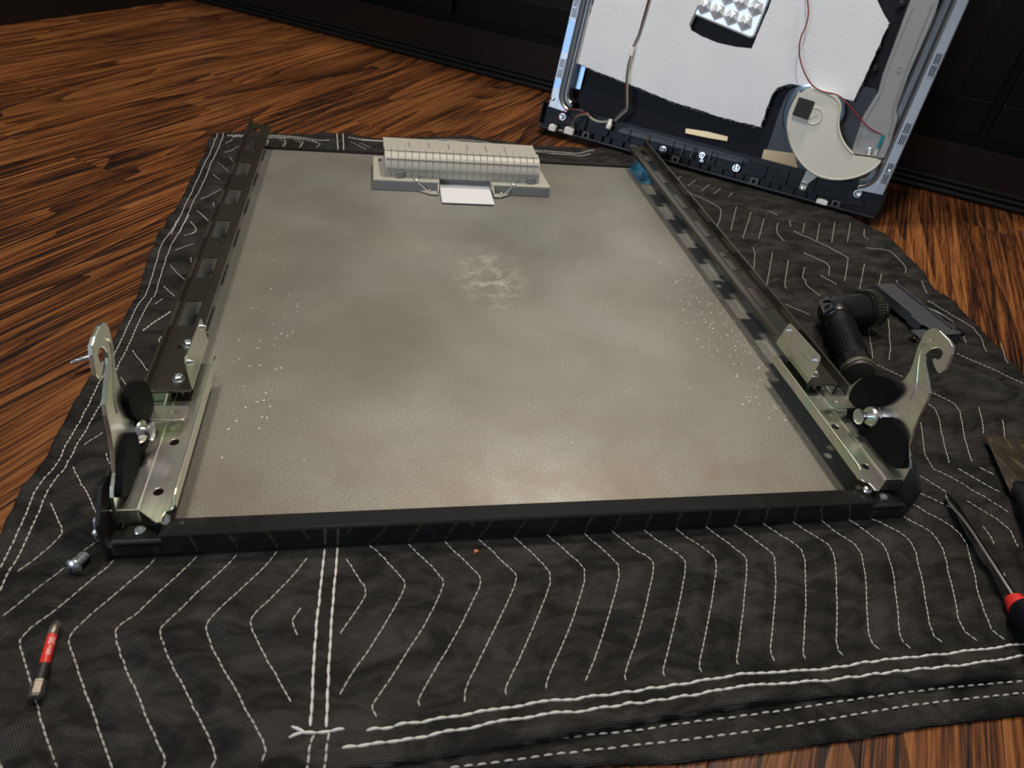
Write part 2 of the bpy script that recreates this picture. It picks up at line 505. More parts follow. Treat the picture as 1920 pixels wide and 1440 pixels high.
# a second dark cabinet stands at right angles at the far left
cab2 = empty('tall_cabinet', mat=cab_matrix(-1.255, .60, TH + math.pi / 2))
tag(cab2, 'tall black cabinet in shadow at the far left end of the floor', 'cabinet')
MB().box((-.9, .0, .0), (.655, .6, 2.1), bev=.002).build('body', M['cabinet'], cab2)
MB().box((-.9, -.012, 0), (.655, 0, .1), bev=.002).build('plinth', M['trim'], cab2)
for k in range(2):
    MB().box((-.88 + k * .62, -.018, .12), (-.88 + k * .62 + .6, 0, 2.05), bev=.003).build('cabinet_door', M['cabinet'], cab2)

# ------------------------------------------------------------------ moving blanket
A3 = lambda L, ox, oy, s: [(ox + x / s, oy + y / s) for x, y in L]
zig, hem = [], []
a = lambda *L: zig.append(A3(L, 0, 1000, 3))
a((10,465),(355,195),(455,110),(570,22))
a((640,145),(600,190),(490,275),(325,420),(190,515),(120,590),(110,610),(130,700),(180,870),(205,960),(260,1150),(320,1310),(345,1400))
a((870,140),(820,195),(660,325),(500,465),(410,550),(383,595),(400,660),(455,820),(520,1000),(580,1190),(635,1320),(650,1360))
a((1105,125),(1050,185),(830,380),(760,450),(660,530),(645,570),(690,720),(775,910),(850,1100),(935,1275),(910,1320))
a((1330,115),(1275,180),(1110,325),(1000,435),(920,510),(895,550),(940,690),(1020,840),(1100,1000),(1225,1245),(1185,1320))
a((1560,95),(1500,170),(1280,380),(1175,490),(1155,540),(1200,660),(1300,830),(1400,1020),(1505,1210),(1475,1290))
a((1730,130),(1620,260),(1540,345),(1420,460),(1403,510),(1480,670),(1560,800),(1637,940))
a((1695,410),(1650,470),(1642,500),(1675,568))
a((-60,1200),(5,1290),(20,1400))
a = lambda *L: zig.append(A3(L, 0, 560, 3))
a((283,1140),(320,1230),(355,1310),(345,1330),(280,1395),(95,1535))
a((408,940),(450,1030),(500,1110),(545,1215)); a((470,825),(580,742)); a((675,430),(705,480)); a((740,272),(830,400))
a((800,172),(960,65)); a((915,198),(890,215),(893,245)); a((600,865),(605,900),(625,940))
h = lambda *L: hem.append((A3(L, 0, 560, 3), .00055, .0052))
h((740,90),(650,270),(600,380),(545,480),(470,640),(420,720),(350,850),(330,900),(270,980),(210,1045),(180,1100),(130,1240),(40,1420),(0,1510))
h((800,80),(710,260),(650,380),(560,590),(470,740),(380,920),(300,1020),(255,1080),(200,1230),(100,1440),(40,1540),(0,1640))
h = lambda *L: hem.append((A3(L, 260, 400, 6), .00055, .0052))
h((480,0),(370,180),(240,360),(175,600),(80,890),(10,960),(-80,1140))
h((565,0),(450,210),(330,400),(230,720),(180,900),(130,930),(40,1120))
h = lambda *L: hem.append((A3(L, 280, 200, 6), .00055, .0052))
h((765,275),(755,330),(640,600),(520,850),(400,1100),(340,1240),(240,1430)); h((830,275),(820,360),(720,570),(600,870),(500,1030),(420,1230),(330,1420))
a = lambda *L: zig.append(A3(L, 280, 200, 6))
a((905,565),(945,610)); a((770,640),(895,740)); a((715,760),(790,820)); a((820,925),(720,970),(570,1030)); a((530,1155),(670,1275))
a((460,1280),(520,1350),(530,1400),(470,1430)); a((720,1060),(715,1090),(740,1115)); a((1015,440),(850,510)); a((940,370),(860,415))
a((1300,340),(1350,380),(1290,425)); a((1460,350),(1550,385),(1500,440)); a((1650,370),(1745,405),(1690,450)); a((1850,390),(1930,420),(1880,460))
a = lambda *L: zig.append(A3(L, 260, 400, 6))
a((700,0),(795,80)); a((575,80),(635,145),(650,200),(510,250)); a((620,335),(550,355),(405,410)); a((600,485),(575,510),(600,550))
a((350,560),(430,655),(540,745)); a((275,805),(400,915)); a((270,935),(170,1000)); a((370,1095),(40,1310)); a((265,1360),(220,1400),(235,1440))
a = lambda *L: zig.append(A3(L, 560, 980, 3))
a((265,195),(330,290),(388,380),(340,470),(232,620)); a((395,120),(470,180),(540,265),(595,325),(600,365),(510,520),(400,700),(300,840),(228,960))
a((615,115),(740,235),(800,300),(820,352),(730,530),(600,730),(520,870),(425,1000),(412,1035),(440,1088))
a((820,100),(960,240),(1015,290),(1028,340),(980,440),(900,600),(800,760),(730,880),(675,985),(670,1000),(683,1025))
a((1010,88),(1090,155),(1210,265),(1233,310),(1150,500),(1020,760),(938,920),(935,998))
a((1210,75),(1360,205),(1430,295),(1380,440),(1250,750),(1200,850),(1160,930),(1170,957))
a((1395,62),(1560,200),(1625,275),(1560,490),(1500,650),(1430,800),(1390,910),(1398,930))
a((1605,55),(1750,180),(1815,258),(1770,440),(1680,730),(1617,880))
h = lambda *L, r=.00085, d=.0075: hem.append((A3(L, 560, 980, 3), r, d))
h((380,1168),(500,1145),(850,1085),(1280,1008),(1560,985),(1620,970)); h((245,1270),(500,1235),(900,1160),(1280,1085),(1560,1060),(1620,1048))
h((145,140),(118,400),(90,650),(65,1140)); h((218,130),(190,450),(165,850),(155,1140))
h((90,1185),(65,1240),(50,1380),(48,1420), r=.0006); h((170,1165),(160,1240),(145,1380),(143,1420), r=.0006)
h((-55,1195),(0,1178),(80,1178),(150,1168),(258,1158)); h((-40,1135),(0,1155),(45,1182))
a = lambda *L: zig.append(A3(L, 1100, 960, 3))
a((140,98),(260,200),(365,262),(382,300),(350,460),(290,700),(240,830),(215,915),(228,938))
a((320,95),(470,210),(545,260),(560,300),(530,480),(480,690),(450,820),(430,895),(445,915)); a((500,85),(590,160),(700,235),(735,280),(710,480),(670,680),(630,870),(650,900))
a((668,75),(830,200),(890,240),(905,270),(890,470),(860,720),(838,850),(857,863)); a((825,65),(1040,215),(1067,250),(1065,450),(1045,680),(1032,785),(1058,838))
a((990,58),(1150,165),(1228,225),(1238,400),(1230,640),(1222,790),(1240,818)); a((1160,48),(1290,140),(1385,195),(1408,350),(1410,600),(1408,765),(1448,803))
a((1320,42),(1420,120),(1540,190),(1570,350),(1580,600),(1595,735),(1648,773)); a((1475,35),(1600,120),(1690,185),(1730,350),(1750,560),(1765,715),(1825,768))
h = lambda *L, r=.00085: hem.append((A3(L, 1100, 960, 3), r, .0075))
h((0,1035),(450,972),(900,905),(1250,885),(1700,820),(1920,805),(2200,770),(2460,735),(2700,700)); h((0,1110),(450,1045),(950,968),(1350,945),(1650,900),(1920,878),(2200,850),(2460,800),(2700,760))
a = lambda *L: zig.append(A3(L, 1600, 640, 2.056))
a((70,680),(130,705),(235,770),(275,950),(300,1125),(345,1160)); a((185,665),(340,760),(380,930),(415,1105),(480,1155)); a((220,618),(430,740),(470,900),(515,1095),(585,1150))
a((235,570),(425,670)); a((500,710),(530,745),(545,780)); a((580,890),(620,1085),(640,1100)); a((255,515),(360,580)); a((435,615),(600,710),(640,790))
a((260,310),(285,470),(400,535),(600,660)); a((290,238),(325,265),(350,380),(372,465)); a((405,485),(540,560),(570,575)); a((290,185),(405,240),(430,360),(460,460)); a((488,480),(548,510))
a((395,45),(520,98),(658,160)); a((485,250),(505,350)); a((575,300),(590,390)); a((700,600),(720,760)); a((660,830),(700,990),(760,1060))
a = lambda *L: zig.append(A3(L, 1200, 300, 2.667))
a((205,80),(175,110)); a((280,98),(240,125)); a((350,120),(310,150)); a((405,140),(370,165)); a((465,160),(445,180)); a((235,155),(330,190),(405,230),(405,280),(385,335))
a((483,230),(455,350)); a((555,262),(515,388)); a((620,295),(595,388)); a((690,315),(680,360),(725,400)); a((748,300),(755,330)); a((770,350),(1035,475),(1045,490),(1025,600))
a((825,310),(815,360)); a((900,312),(885,400)); a((975,310),(960,410)); a((1052,312),(1040,405)); a((1122,345),(1118,385),(1140,400)); a((820,455),(950,515),(950,570))
a((565,435),(577,460),(568,545)); a((665,455),(632,630)); a((745,492),(720,630),(735,645)); a((825,530),(808,605),(900,680)); a((1125,515),(1100,640)); a((1210,562),(1185,670),(1200,690))
a((1130,435),(1250,450),(1330,530),(1330,560)); a((1410,600),(1438,665)); a((1285,600),(1280,625)); a((730,715),(850,770)); a((1150,730),(1245,765),(1250,900),(1245,1000)); a((1140,800),(1165,1005))
a((1160,1010),(1320,1080)); a((1440,700),(1600,790),(1700,850),(1735,960)); a((1805,910),(1840,1015)); a((1620,870),(1635,910)); a((630,250),(690,275)); a((905,570),(985,620))
a = lambda *L: zig.append(A3(L, 320, 200, 2.182))
a((735,142),(800,172)); a((770,140),(820,165)); a((380,130),(405,145),(370,170)); a((440,135),(480,150),(440,172)); a((505,138),(545,155),(510,175))
h = lambda *L, r=.0007: hem.append((A3(L, 320, 200, 2.182), r, .006))
h((680,105),(685,178)); h((705,105),(708,178)); h((230,114),(400,118),(500,122),(600,138),(650,131)); h((725,118),(850,130),(940,130),(1075,125),(1340,148),(1440,168),(1650,182),(1735,172))
h((780,126),(940,137),(1075,131),(1340,157),(1440,175),(1650,190),(1720,184)); h((250,121),(400,125),(500,129),(600,145))
zig = [[G(*p).xy for p in l] for l in zig]
hem = [([G(*p, .001).xy for p in l], r, d) for l, r, d in hem]
# the folded-under layer's own hem, two dashed rows
low = [[(1110,1270),(1250,1240),(1500,1205),(1920,1170),(2100,1135),(2600,1075),(3120,995),(3540,938),(4080,891),(4700,830)], [(840,1380),(1050,1355),(1350,1315),(1500,1295),(1920,1250),(2130,1227),(2600,1170),(3120,1082),(3520,1015),(4080,957),(4700,900)]]
low = [[G(*p, -.0035).xy for p in A3(l, 560, 980, 3)] for l in low]

segs = np.array([[p.x, p.y, q.x, q.y] for l in zig + [h_[0] for h_ in hem] for p, q in zip(l, l[1:])])
rng = np.random.RandomState(3)
waves = [(rng.uniform(-1, 1) * k, rng.uniform(-1, 1) * k, rng.uniform(0, 6.28), a_) for k, a_ in [(14, .0006)] * 4 + [(45, .0005)] * 9 + [(120, .00042)] * 16 + [(260, .00018)] * 14]
def bz(x, y):
    """height of the blanket's upper face"""
    x = np.asarray(x, float); y = np.asarray(y, float)
    d = np.full(x.shape, 1.0)
    for s in segs:
        ax, ay, bx, by = s
        L2 = (bx - ax) ** 2 + (by - ay) ** 2 + 1e-12
        t = np.clip(((x - ax) * (bx - ax) + (y - ay) * (by - ay)) / L2, 0, 1)
        d = np.minimum(d, (x - ax - t * (bx - ax)) ** 2 + (y - ay - t * (by - ay)) ** 2)
    d = np.sqrt(d)
    z = .0022 * (1 - np.exp(-(d / .006) ** 2)) - .0012
    wr = 0
    for kx, ky, ph, am in waves: wr = wr + am * np.sin(kx * x + ky * y * 1.6 + ph)
    z = z + wr * (1 - .6 * np.exp(-(d / .006) ** 2))
    # raised fold on the right
    ax, ay = .745, .225; bx, by = .93, .062
    L = math.hypot(bx - ax, by - ay); ux, uy = (bx - ax) / L, (by - ay) / L
    tt = (x - ax) * ux + (y - ay) * uy; nn = -(x - ax) * uy + (y - ay) * ux
    amp = np.clip((tt + .03) / .06, 0, 1)
    z = z + amp * .0095 * np.where(nn > 0, np.exp(-(nn / .020) ** 2), np.exp(-(nn / .006) ** 2))
    # hem puckers along the near edge, which rides up on the folded layer
    z = z + np.clip((-.118 - y) / .022, 0, 1) * np.clip((x - .08) / .08, 0, 1) * .0022
    pk = np.exp(-((y + .130) / .018) ** 2)
    z = z + pk * .0010 * np.sin(x * 260 + 3 * np.sin(x * 37) + y * 90)
    z = z + np.exp(-((y - .80) / .03) ** 2) * .002 * np.sin(x * 21 + 1)
    # pressed flat beneath the panel and the leaning door
    ex = np.maximum(np.maximum(-.006 - x, x - .606), np.maximum(-.005 - y, y - .745))
    k = np.clip(ex / .014, 0, 1); k = k * k * (3 - 2 * k)
    z = -.0012 * (1 - k) + z * k
    sx = (x - DA.x) * E1.x + (y - DA.y) * E1.y; nx = (x - DA.x) * E2.x + (y - DA.y) * E2.y
    k2 = np.clip(np.maximum(np.maximum(-sx - .02, sx - .60), np.maximum(-nx - .035, nx - .04)) / .012, 0, 1)
    z = np.where(k2 < 1, np.minimum(z, -.001 + (z + .001) * k2), z)
    return z

def resample(pts, n):
    pts = [np.array(p) for p in pts]
    L = [0]
    for p, q in zip(pts, pts[1:]): L.append(L[-1] + np.linalg.norm(q - p))
    t = np.linspace(0, L[-1], n); P = np.array(pts)
    return np.stack([np.interp(t, L, P[:, 0]), np.interp(t, L, P[:, 1])], 1)
gx = lambda L, ox, oy, s: [tuple(G(*p).xy) for p in A3(L, ox, oy, s)]
left = [(-.100, -.172), (-.088, -.10), (-.082, -.02)] + gx([(0,1340),(60,1200),(120,1060),(200,980),(270,850),(330,740),(430,560),(480,480),(540,380)], 0, 560, 3) + gx([(0,840),(60,640),(110,440),(170,370),(240,200),(290,180),(330,50)], 260, 400, 6) + gx([(270,1200),(330,1100),(420,900),(480,800),(540,680),(600,560),(660,400),(690,280)], 280, 200, 6)
top = [left[-1]] + gx([(230,98),(400,103),(560,115),(650,105),(720,105),(870,120),(1080,113),(1330,132),(1440,158),(1640,163),(1740,163)], 320, 200, 2.182) + [(.62, .872), (.78, .868), (.885, .85)]
right = [(.885, -.137), (.886, .0), (.89, .10)] + [tuple(G(*p).xy) for p in [(1920,700),(1850,620),(1760,540),(1690,470),(1640,425),(1600,405)]] + [(.905, .66), (.90, .76), (.885, .85)]
bottom = [(-.100, -.172), (.0, -.168), (.10, -.158)] + [tuple(G(*p).xy) for p in [(700,1438),(1000,1390),(1240,1347),(1400,1322),(1500,1310),(1700,1291),(1920,1265)]] + [(.75, -.136), (.885, -.137)]
NU, NV = 300, 300
Bc, Tc, Lc, Rc = resample(bottom, NU), resample(top, NU), resample(left, NV), resample(right, NV)
u = np.linspace(0, 1, NU)[:, None, None]; v = np.linspace(0, 1, NV)[None, :, None]
S_ = (1 - v) * Bc[:, None, :] + v * Tc[:, None, :] + (1 - u) * Lc[None, :, :] + u * Rc[None, :, :] - ((1 - u) * (1 - v) * Bc[0] + u * (1 - v) * Bc[-1] + (1 - u) * v * Tc[0] + u * v * Tc[-1])
Z_ = bz(S_[..., 0], S_[..., 1])
ue = np.minimum(np.arange(NU), NU - 1 - np.arange(NU))[:, None]; ve = np.minimum(np.arange(NV), NV - 1 - np.arange(NV))[None, :]
edge = np.minimum(ue, ve)
Z_ = Z_ - np.where(edge == 0, .0016, np.where(edge == 1, .0005, 0))
Z_ = np.maximum(Z_, FLOOR + .0035)
blanket = empty('moving_blanket', (0, 0, 0))
tag(blanket, 'black quilted moving blanket with white zigzag stitching spread on the wooden floor', 'blanket')
def grid_obj(name, P, mat, parent, base):
    nu, nv = P.shape[:2]
    verts = P.reshape(-1, 3).tolist()
    idx = np.arange(nu * nv).reshape(nu, nv)
    f = np.stack([idx[:-1, :-1], idx[1:, :-1], idx[1:, 1:], idx[:-1, 1:]], -1).reshape(-1, 4).tolist()
    ring = list(idx[:, 0]) + list(idx[-1, 1:]) + list(idx[-2::-1, -1]) + list(idx[0, -2:0:-1])
    k0 = len(verts)
    for i in ring: verts.append([verts[i][0], verts[i][1], base])
    n = len(ring)
    for j in range(n):
        f.append([int(ring[j]), k0 + j, k0 + (j + 1) % n, int(ring[(j + 1) % n])])
    me = bpy.data.meshes.new(name); me.from_pydata(verts, [], [[int(q) for q in z] for z in f]); me.update()
    me.polygons.foreach_set('use_smooth', [True] * len(me.polygons))
    me.materials.append(mat)
    o = bpy.data.objects.new(name, me); COL.objects.link(o); o.parent = parent
    return o
grid_obj('quilted_cloth', np.concatenate([S_, Z_[..., None]], -1), M['blanket'], blanket, FLOOR + .0002)
# folded-under layer showing as a band along the near edge
lo_out = [(-.10, -.166), (.10, -.156), (.188, -.1535)] + [tuple(G(*p, -.004).xy) for p in [(1280,1428),(1460,1404),(1600,1384),(1740,1360),(1920,1338)]] + [(.75, -.163), (.882, -.166)]
n1, n2 = 260, 16
O_ = resample(lo_out, n1); I_ = O_.copy(); I_[:, 1] = -.115
vv = np.linspace(0, 1, n2)[None, :, None]
P_ = O_[:, None, :] * (1 - vv) + I_[:, None, :] * vv
zz = -.0042 + .0007 * np.sin(P_[..., 0] * 310 + 3 * np.sin(P_[..., 0] * 31)) - np.where(np.arange(n2) == 0, .001, 0)[None, :]
grid_obj('folded_layer', np.concatenate([P_, zz[..., None]], -1), M['blanket'], blanket, FLOOR + .0001)

def stitches(name, rows, mat, r, pitch, zf, fill=.8, wob=.0003, lift=.0):
    mb = MB()
    for pts in rows:
        pts = smooth_line([Vector(p) for p in pts], 1)
        L = [0]
        for p, q in zip(pts, pts[1:]): L.append(L[-1] + (q - p).length)
        n = max(1, int(L[-1] / pitch))
        px = [p.x for p in pts]; py = [p.y for p in pts]
        ts = []
        for i in range(n):
            t0 = (i + .5 - fill / 2) * L[-1] / n; t1 = (i + .5 + fill / 2) * L[-1] / n
            ts += [t0, (t0 * 2 + t1) / 3, (t0 + 2 * t1) / 3, t1]
        xs = np.interp(ts, L, px); ys = np.interp(ts, L, py); zs = zf(xs, ys)
        for i in range(n):
            w = random.uniform(-wob, wob)
            q = [Vector((xs[4 * i + k] + w, ys[4 * i + k] + w, zs[4 * i + k] + (lift if k in (1, 2) else lift * .3))) for k in range(4)]
            mb.tube(q, [r * .55, r, r, r * .55], 5)
    o = mb.build(name, mat, blanket, smooth=True)
    o['kind'] = 'stuff'
    return o
stitches('quilt_stitching', zig, M['thread'], .00042, .0046, bz, .86, .0002, .0004)
for rr, nm in ((.00085, 'seam_stitching'), (.00055, 'hem_stitching'), (.0007, 'hem_stitching'), (.0006, 'seam_stitching')):
    rows = [h_[0] for h_ in hem if abs(h_[1] - rr) < 1e-6]
    if rows: stitches(nm, rows, M['threadw'] if rr > .0006 else M['thread'], rr, .0075 if rr > .0008 else .0048, bz, .97 if rr > .0008 else .8, .0002, .0005)
stitches('hem_stitching', low, M['thread'], .00055, .0075, lambda x, y: np.full(np.shape(x), -.0038), .62, .0002, .0006)

# ------------------------------------------------------------------ outer door panel lying on the blanket
panel = empty('dishwasher_door_panel', (0, 0, 0))
tag(panel, 'steel dishwasher outer door panel lying face down with dark frame and hinge arms on the blanket', 'door panel')
sheet = MB()
nx, ny = 30, 36
sheet.box((.002, .004, .0002), (.5985, .733, .0022)).build('back_sheet', M['sheet'], panel)
# near bar
bar = MB().prism([[(0, .0004), (0, .0185), (.0012, .0201), (.0135, .0201), (.0150, .0186), (.0150, .0023), (.0140, .0023), (.0140, .0185), (.0014, .0190), (.0014, .0004)]],
                 lambda p, q: Vector((.0345, p, q)), (.531, 0, 0)).build('bottom_bar', M['barblack'], panel, bev=.0003)
far = MB().box((.012, .7335, .0), (.598, .7375, .006), bev=.0008).build('top_edge_trim', M['cornerblack'], panel)
MB().box((.405, .7376, .002), (.455, .7382, .0065)).build('shiny_lip', M['steel'], panel)
MX = .6
for side, mir in (('left', None), ('right', MX)):
    # outer wall of the rail with a rolled top, and the flange with six windows
    w_ = MB().prism([[(.032, .0004), (.7375, .0004), (.742, .012), (.745, .046), (.032, .0445)]], lambda p, q: Vector((-.0012, p, q)), (.0022, 0, 0))
    w_.build('side_wall', M['rail'], panel, bev=.0004, mirror=mir)
    MB().prism([[(-.0008, .0004), (.0318, .0004), (.0318, .0450), (.020, .0470), (.0, .032), (-.0012, .018)]], lambda p, q: Vector((-.0016, p, q)), (.0028, 0, 0)).build('corner_wall', M['cornerblack'], panel, bev=.0004, mirror=mir)
    holes = [[(.0036, y - .0205), (.0180, y - .0205), (.0180, y + .0205), (.0036, y + .0205)] for y in (.658, .574, .490, .406, .322, .240)]
    holes.append([(.0036, .700), (.014, .700), (.014, .722), (.0036, .722)])
    holes.append(list(reversed(circ(.0125, .373, .0032, 14))))
    fl = MB().prism([[(.001, .128), (.0262, .128), (.0262, .734), (.001, .742)]] + holes, lambda p, q: Vector((p, q, .0352)), (0, 0, .001))
    fo = fl.build('rail_flange', M['rail'], panel, mirror=mir)
    MB().box((.0250, .128, .0320), (.0262, .734, .0352)).build('flange_lip', M['rail'], panel, mirror=mir)
    MB().box((.0175, .10, .0362), (.0185, .73, .0368)).build('flange_bead', M['rail'], panel, mirror=mir)
    # inner wall leg standing on the sheet, close to the outer wall
    MB().box((.0012, .03, .0024), (.0022, .733, .034)).build('inner_liner', M['liner'], panel, mirror=mir)
    # near corner piece
    c = MB()
    c.box((.001, .0, .0004), (.0345, .002, .0085), bev=.0004)
    c.box((.001, .0, .0075), (.0345, .016, .0095), bev=.0004)
    cb = c.build('corner_piece', M['cornerblack'], panel, mirror=mir)
    MB().tube([(.004, .0018, .0125), (.0345, .0018, .0125)], .0022, 10).build('rolled_edge', M['cornerblack'], cb, smooth=True, mirror=mir)
    MB().box((.0105, .0035, .0130), (.0325, .0140, .0142), bev=.0004).build('clip_tab', M['barblack'], cb, mirror=mir)
    MB().lathe([(0, .0036), (.0012, .0036), (.0018, .003), (.0018, .0014), (.0008, .0012), (.0008, 0)], (.0195, .009, .0143), (0, 0, 1), 16).build('screw', M['zincbright'], cb, smooth=True, mirror=mir)
    MB().lathe([(0, .0034), (.0016, .0034), (.0024, .0022), (.0024, 0)], (.0352, .0125, .0205), (.4, -.5, 1), 14).build('screw', M['zincbright'], panel, smooth=True, mirror=mir)

    # ---- hinge: measured on the right-hand side, mirrored for the left
    hm = MX if mir is None else None
    XP = .5975
    def c3(L, x): return [tuple((lambda p: (p.y, p.z))(X(1420 + a_ / 4.8, 560 + b_ / 4.8, x))) for a_, b_ in L]
    hinge = MB()
    base_x0 = .5755
    # base pan: inner strip, step, outer strip, front lip
    ZF = .0276
    nose = [G(1420 + a_ / 3.84, 560 + b_ / 3.84, ZF).xy for a_, b_ in ((745, 1300), (770, 1318), (800, 1326), (828, 1352), (850, 1380), (876, 1384), (900, 1345), (926, 1302))]
    x_in = nose[0].x - .0012; base_x0 = nose[-1].x; y_lip = nose[-1].y
    hole1 = [list(reversed(circ(G(1420 + a_ / 3.84, 560 + b_ / 3.84, ZF).x, G(1420 + a_ / 3.84, 560 + b_ / 3.84, ZF).y, .0034, 16))) for a_, b_ in ((780, 1208), (562, 922))]
    hinge.prism([[(x_in, nose[0].y)] + [tuple(p) for p in nose] + [(base_x0, .176), (x_in, .176)]] + hole1, lambda p, q: Vector((p, q, ZF - .0014)), (0, 0, .0014))
    hinge.box((base_x0 - .0004, y_lip, ZF - .0014), (base_x0 + .0012, .155, ZF + .0010), bev=.0003)
    hinge.box((base_x0 + .0010, y_lip, ZF - .0030), (XP, .155, ZF - .0010))
    pan = hinge.build('hinge_base', M['zinc'], panel, mirror=hm, bev=.0002)
    MB().prism([[(nose[0].y, ZF - .0014), (nose[0].y - .0005, ZF + .002), (nose[0].y + .004, ZF + .0072), (nose[0].y + .009, ZF + .0085), (.170, ZF + .0085), (.178, ZF + .006), (.180, ZF - .0014)]], lambda p, q: Vector((x_in - .0002, p, q)), (.0014, 0, 0)).build('inner_flange', M['zinc'], pan, mirror=hm, bev=.0003)
    MB().box((base_x0, y_lip - .0004, .0150), (XP + .001, y_lip + .0012, ZF + .0002), bev=.0004).build('front_lip', M['zinc'], pan, mirror=hm)
    # hook plate
    hk = c3([(1500,310),(1540,275),(1590,262),(1640,290),(1720,370),(1755,430),(1745,500),(1712,590),(1690,640),(1650,668),(1620,660),(1590,610),(1572,550),(1590,533),(1622,552),(1650,535),(1668,492),(1655,455),(1620,440),(1570,450),(1530,480),(1503,520),(1495,570),(1510,640),(1530,740),(1545,850),(1520,930),(1480,1010),(1440,1090),(1400,1190)], XP)
    hk += [(.0285, .050), (.0215, .045), (.0165, .0395), (.0150, .0250), (.112, .0250), (.115, .045), (.108, .060), (.100, .066)]
    hk += c3([(1080,1000),(1150,930),(1220,840),(1262,770),(1322,725),(1372,650),(1405,560),(1442,430)], XP)
    arm = MB().prism([hk], lambda p, q: Vector((XP, p, q)), (.0026, 0, 0)).build('hook_plate', M['zinc'], panel, mirror=hm, bev=.0004)
    # raised rib following the neck
    rib = c3([(1470,400),(1520,372),(1560,370)], XP); rib2 = c3([(1560,372),(1500,390),(1465,450),(1445,560),(1435,680),(1425,790),(1395,870),(1370,915)], XP)
    MB().tube([(XP - .0001, *p) for p in smooth_line([Vector(q) for q in rib2], 2)], .0007, 6).build('pressed_rib', M['zinc'], arm, mirror=hm, smooth=True)
    # black pad: two lobes round the pivot
    pad = c3([(1268,800),(1240,755),(1185,715),(1120,695),(1050,688),(985,698),(925,730),(870,785),(835,850),(817,940),(808,1040),(815,1130),(845,1220),(890,1290),(960,1325),(1040,1345),(1105,1385),(1150,1450),(1200,1500),(1260,1530),(1310,1530),(1328,1480),(1330,1400),(1325,1320),(1300,1220),(1265,1140),(1215,1085),(1150,1062),(1090,1085),(1060,1120),(1040,1160),(1000,1172),(960,1150),(925,1100),(925,1030),(960,985),(1020,975),(1090,975),(1150,955),(1215,905),(1262,850)], XP - .004)
    MB().prism([smooth_poly(pad, 1)], lambda p, q: Vector((XP - .0045, p, q)), (.0044, 0, 0)).build('felt_pad', M['rubber'], arm, mirror=hm, bev=.001)
    pv = X(1420 + 1010 / 4.8, 560 + 1060 / 4.8, XP - .004)
    py_, pz_ = .0745, .0500
    q0 = X(1420 + 915 / 4.8, 560 + 1060 / 4.8, .5815); py_, pz_ = q0.y, q0.z
    MB().lathe([(0, .0045), (.001, .0068), (.0026, .0068), (.0026, .0036), (.018, .0036)], (.5800, py_, pz_), (1, 0, 0), 24).build('pivot_pin', M['zincbright'], arm, mirror=hm, smooth=True)
    MB().lathe([(0, .0075), (.0022, .0092), (.0044, .0092), (.0048, .011), (.007, .011)], (.5905, py_, pz_), (1, 0, 0), 24).build('bushing', M['zinc'], arm, mirror=hm, smooth=True)
    # upper bracket screwed to the rail, flange upright with two rivet studs
    br = MB().prism([[(.5675, .1275), (.594, .1275), (.594, .205), (.5675, .205)], list(reversed(circ(.5875, .185, .0015, 8)))], lambda p, q: Vector((p, q, .0366)), (0, 0, .0014))
    br.tube([(.5675, .1279, .0373), (.594, .1279, .0373)], .0008, 8)
    brk = br.build('rail_bracket', M['rail'], panel, mirror=hm)
    MB().prism([[(.1300, .0370), (.1275, .058), (.1278, .0645), (.1300, .0672), (.1335, .0678), (.1860, .0655), (.1885, .0640), (.1905, .0545), (.1945, .0400), (.1945, .0370)]], lambda p, q: Vector((.5662, p, q)), (.0014, 0, 0)).build('upright_flange', M['zinc'], brk, mirror=hm, bev=.0003)
    for y, z in ((.1345, .0605), (.185, .0585)):
        MB().lathe([(0, .0025), (.0015, .0025), (.0015, .0017), (.0034, .0017)], (.5664, y, z), (-1, 0, 0), 14).build('rivet_stud', M['zincbright'], brk, mirror=hm, smooth=True)
    for x, y in ((.5790, .1415), (.5805, .1880)):
        MB().lathe([(0, .0052), (.0008, .0052), (.0012, .0046)], (x, y, .0381), (0, 0, 1), 24).lathe([(.0012, .0040), (.0036, .0038), (.0040, .0030), (.0032, .0022), (.0028, 0)], (x, y, .0381), (0, 0, 1), 6).build('hex_screw', M['zincbright'], brk, mirror=hm)
        MB().tube([(x, y, .036), (x, y, .027)], .0013, 8).build('screw_tip', M['zincbright'], brk, mirror=hm)
    # web down from the bracket to the base, and the short tab with a hole
    MB().prism([smooth_poly([(.583, .0366), (.583, .0270), (.5965, .0270), (.5965, .0366)], 0)], lambda p, q: Vector((p, .1285, q)), (0, .0014, 0)).prism([[(.126, .0366), (.114, .0345), (.110, .030), (.1085, .0270), (.1285, .0270)]], lambda p, q: Vector((.5835, p, q)), (.0014, 0, 0)).build('web', M['zinc'], brk, mirror=hm)
    MB().prism([[(.5690, .0930), (.5710, .0915), (.5960, .0915), (.5960, .1075), (.5710, .1075), (.5690, .1060)], list(reversed(circ(.5765, .100, .0023, 12)))], lambda p, q: Vector((p, q, .0385)), (0, 0, .0012)).build('drilled_tab', M['zinc'], arm, mirror=hm, bev=.0002)

# the left hook plate is bent a little inwards
for o in panel.children:
    if o.name.startswith('hook_plate') and o.data.vertices[0].co.x < .3:
        for q in [o] + list(o.children):
            n_ = q.name.split('.')[0]
            for v in q.data.vertices:
                if n_ in ('hook_plate', 'pressed_rib', 'felt_pad'): v.co.x += .0040 + .060 * min(v.co.z - .030, .05) + .030 * max(v.co.z - .080, 0)
                elif n_ in ('bushing', 'drilled_tab'): v.co.x += .0040

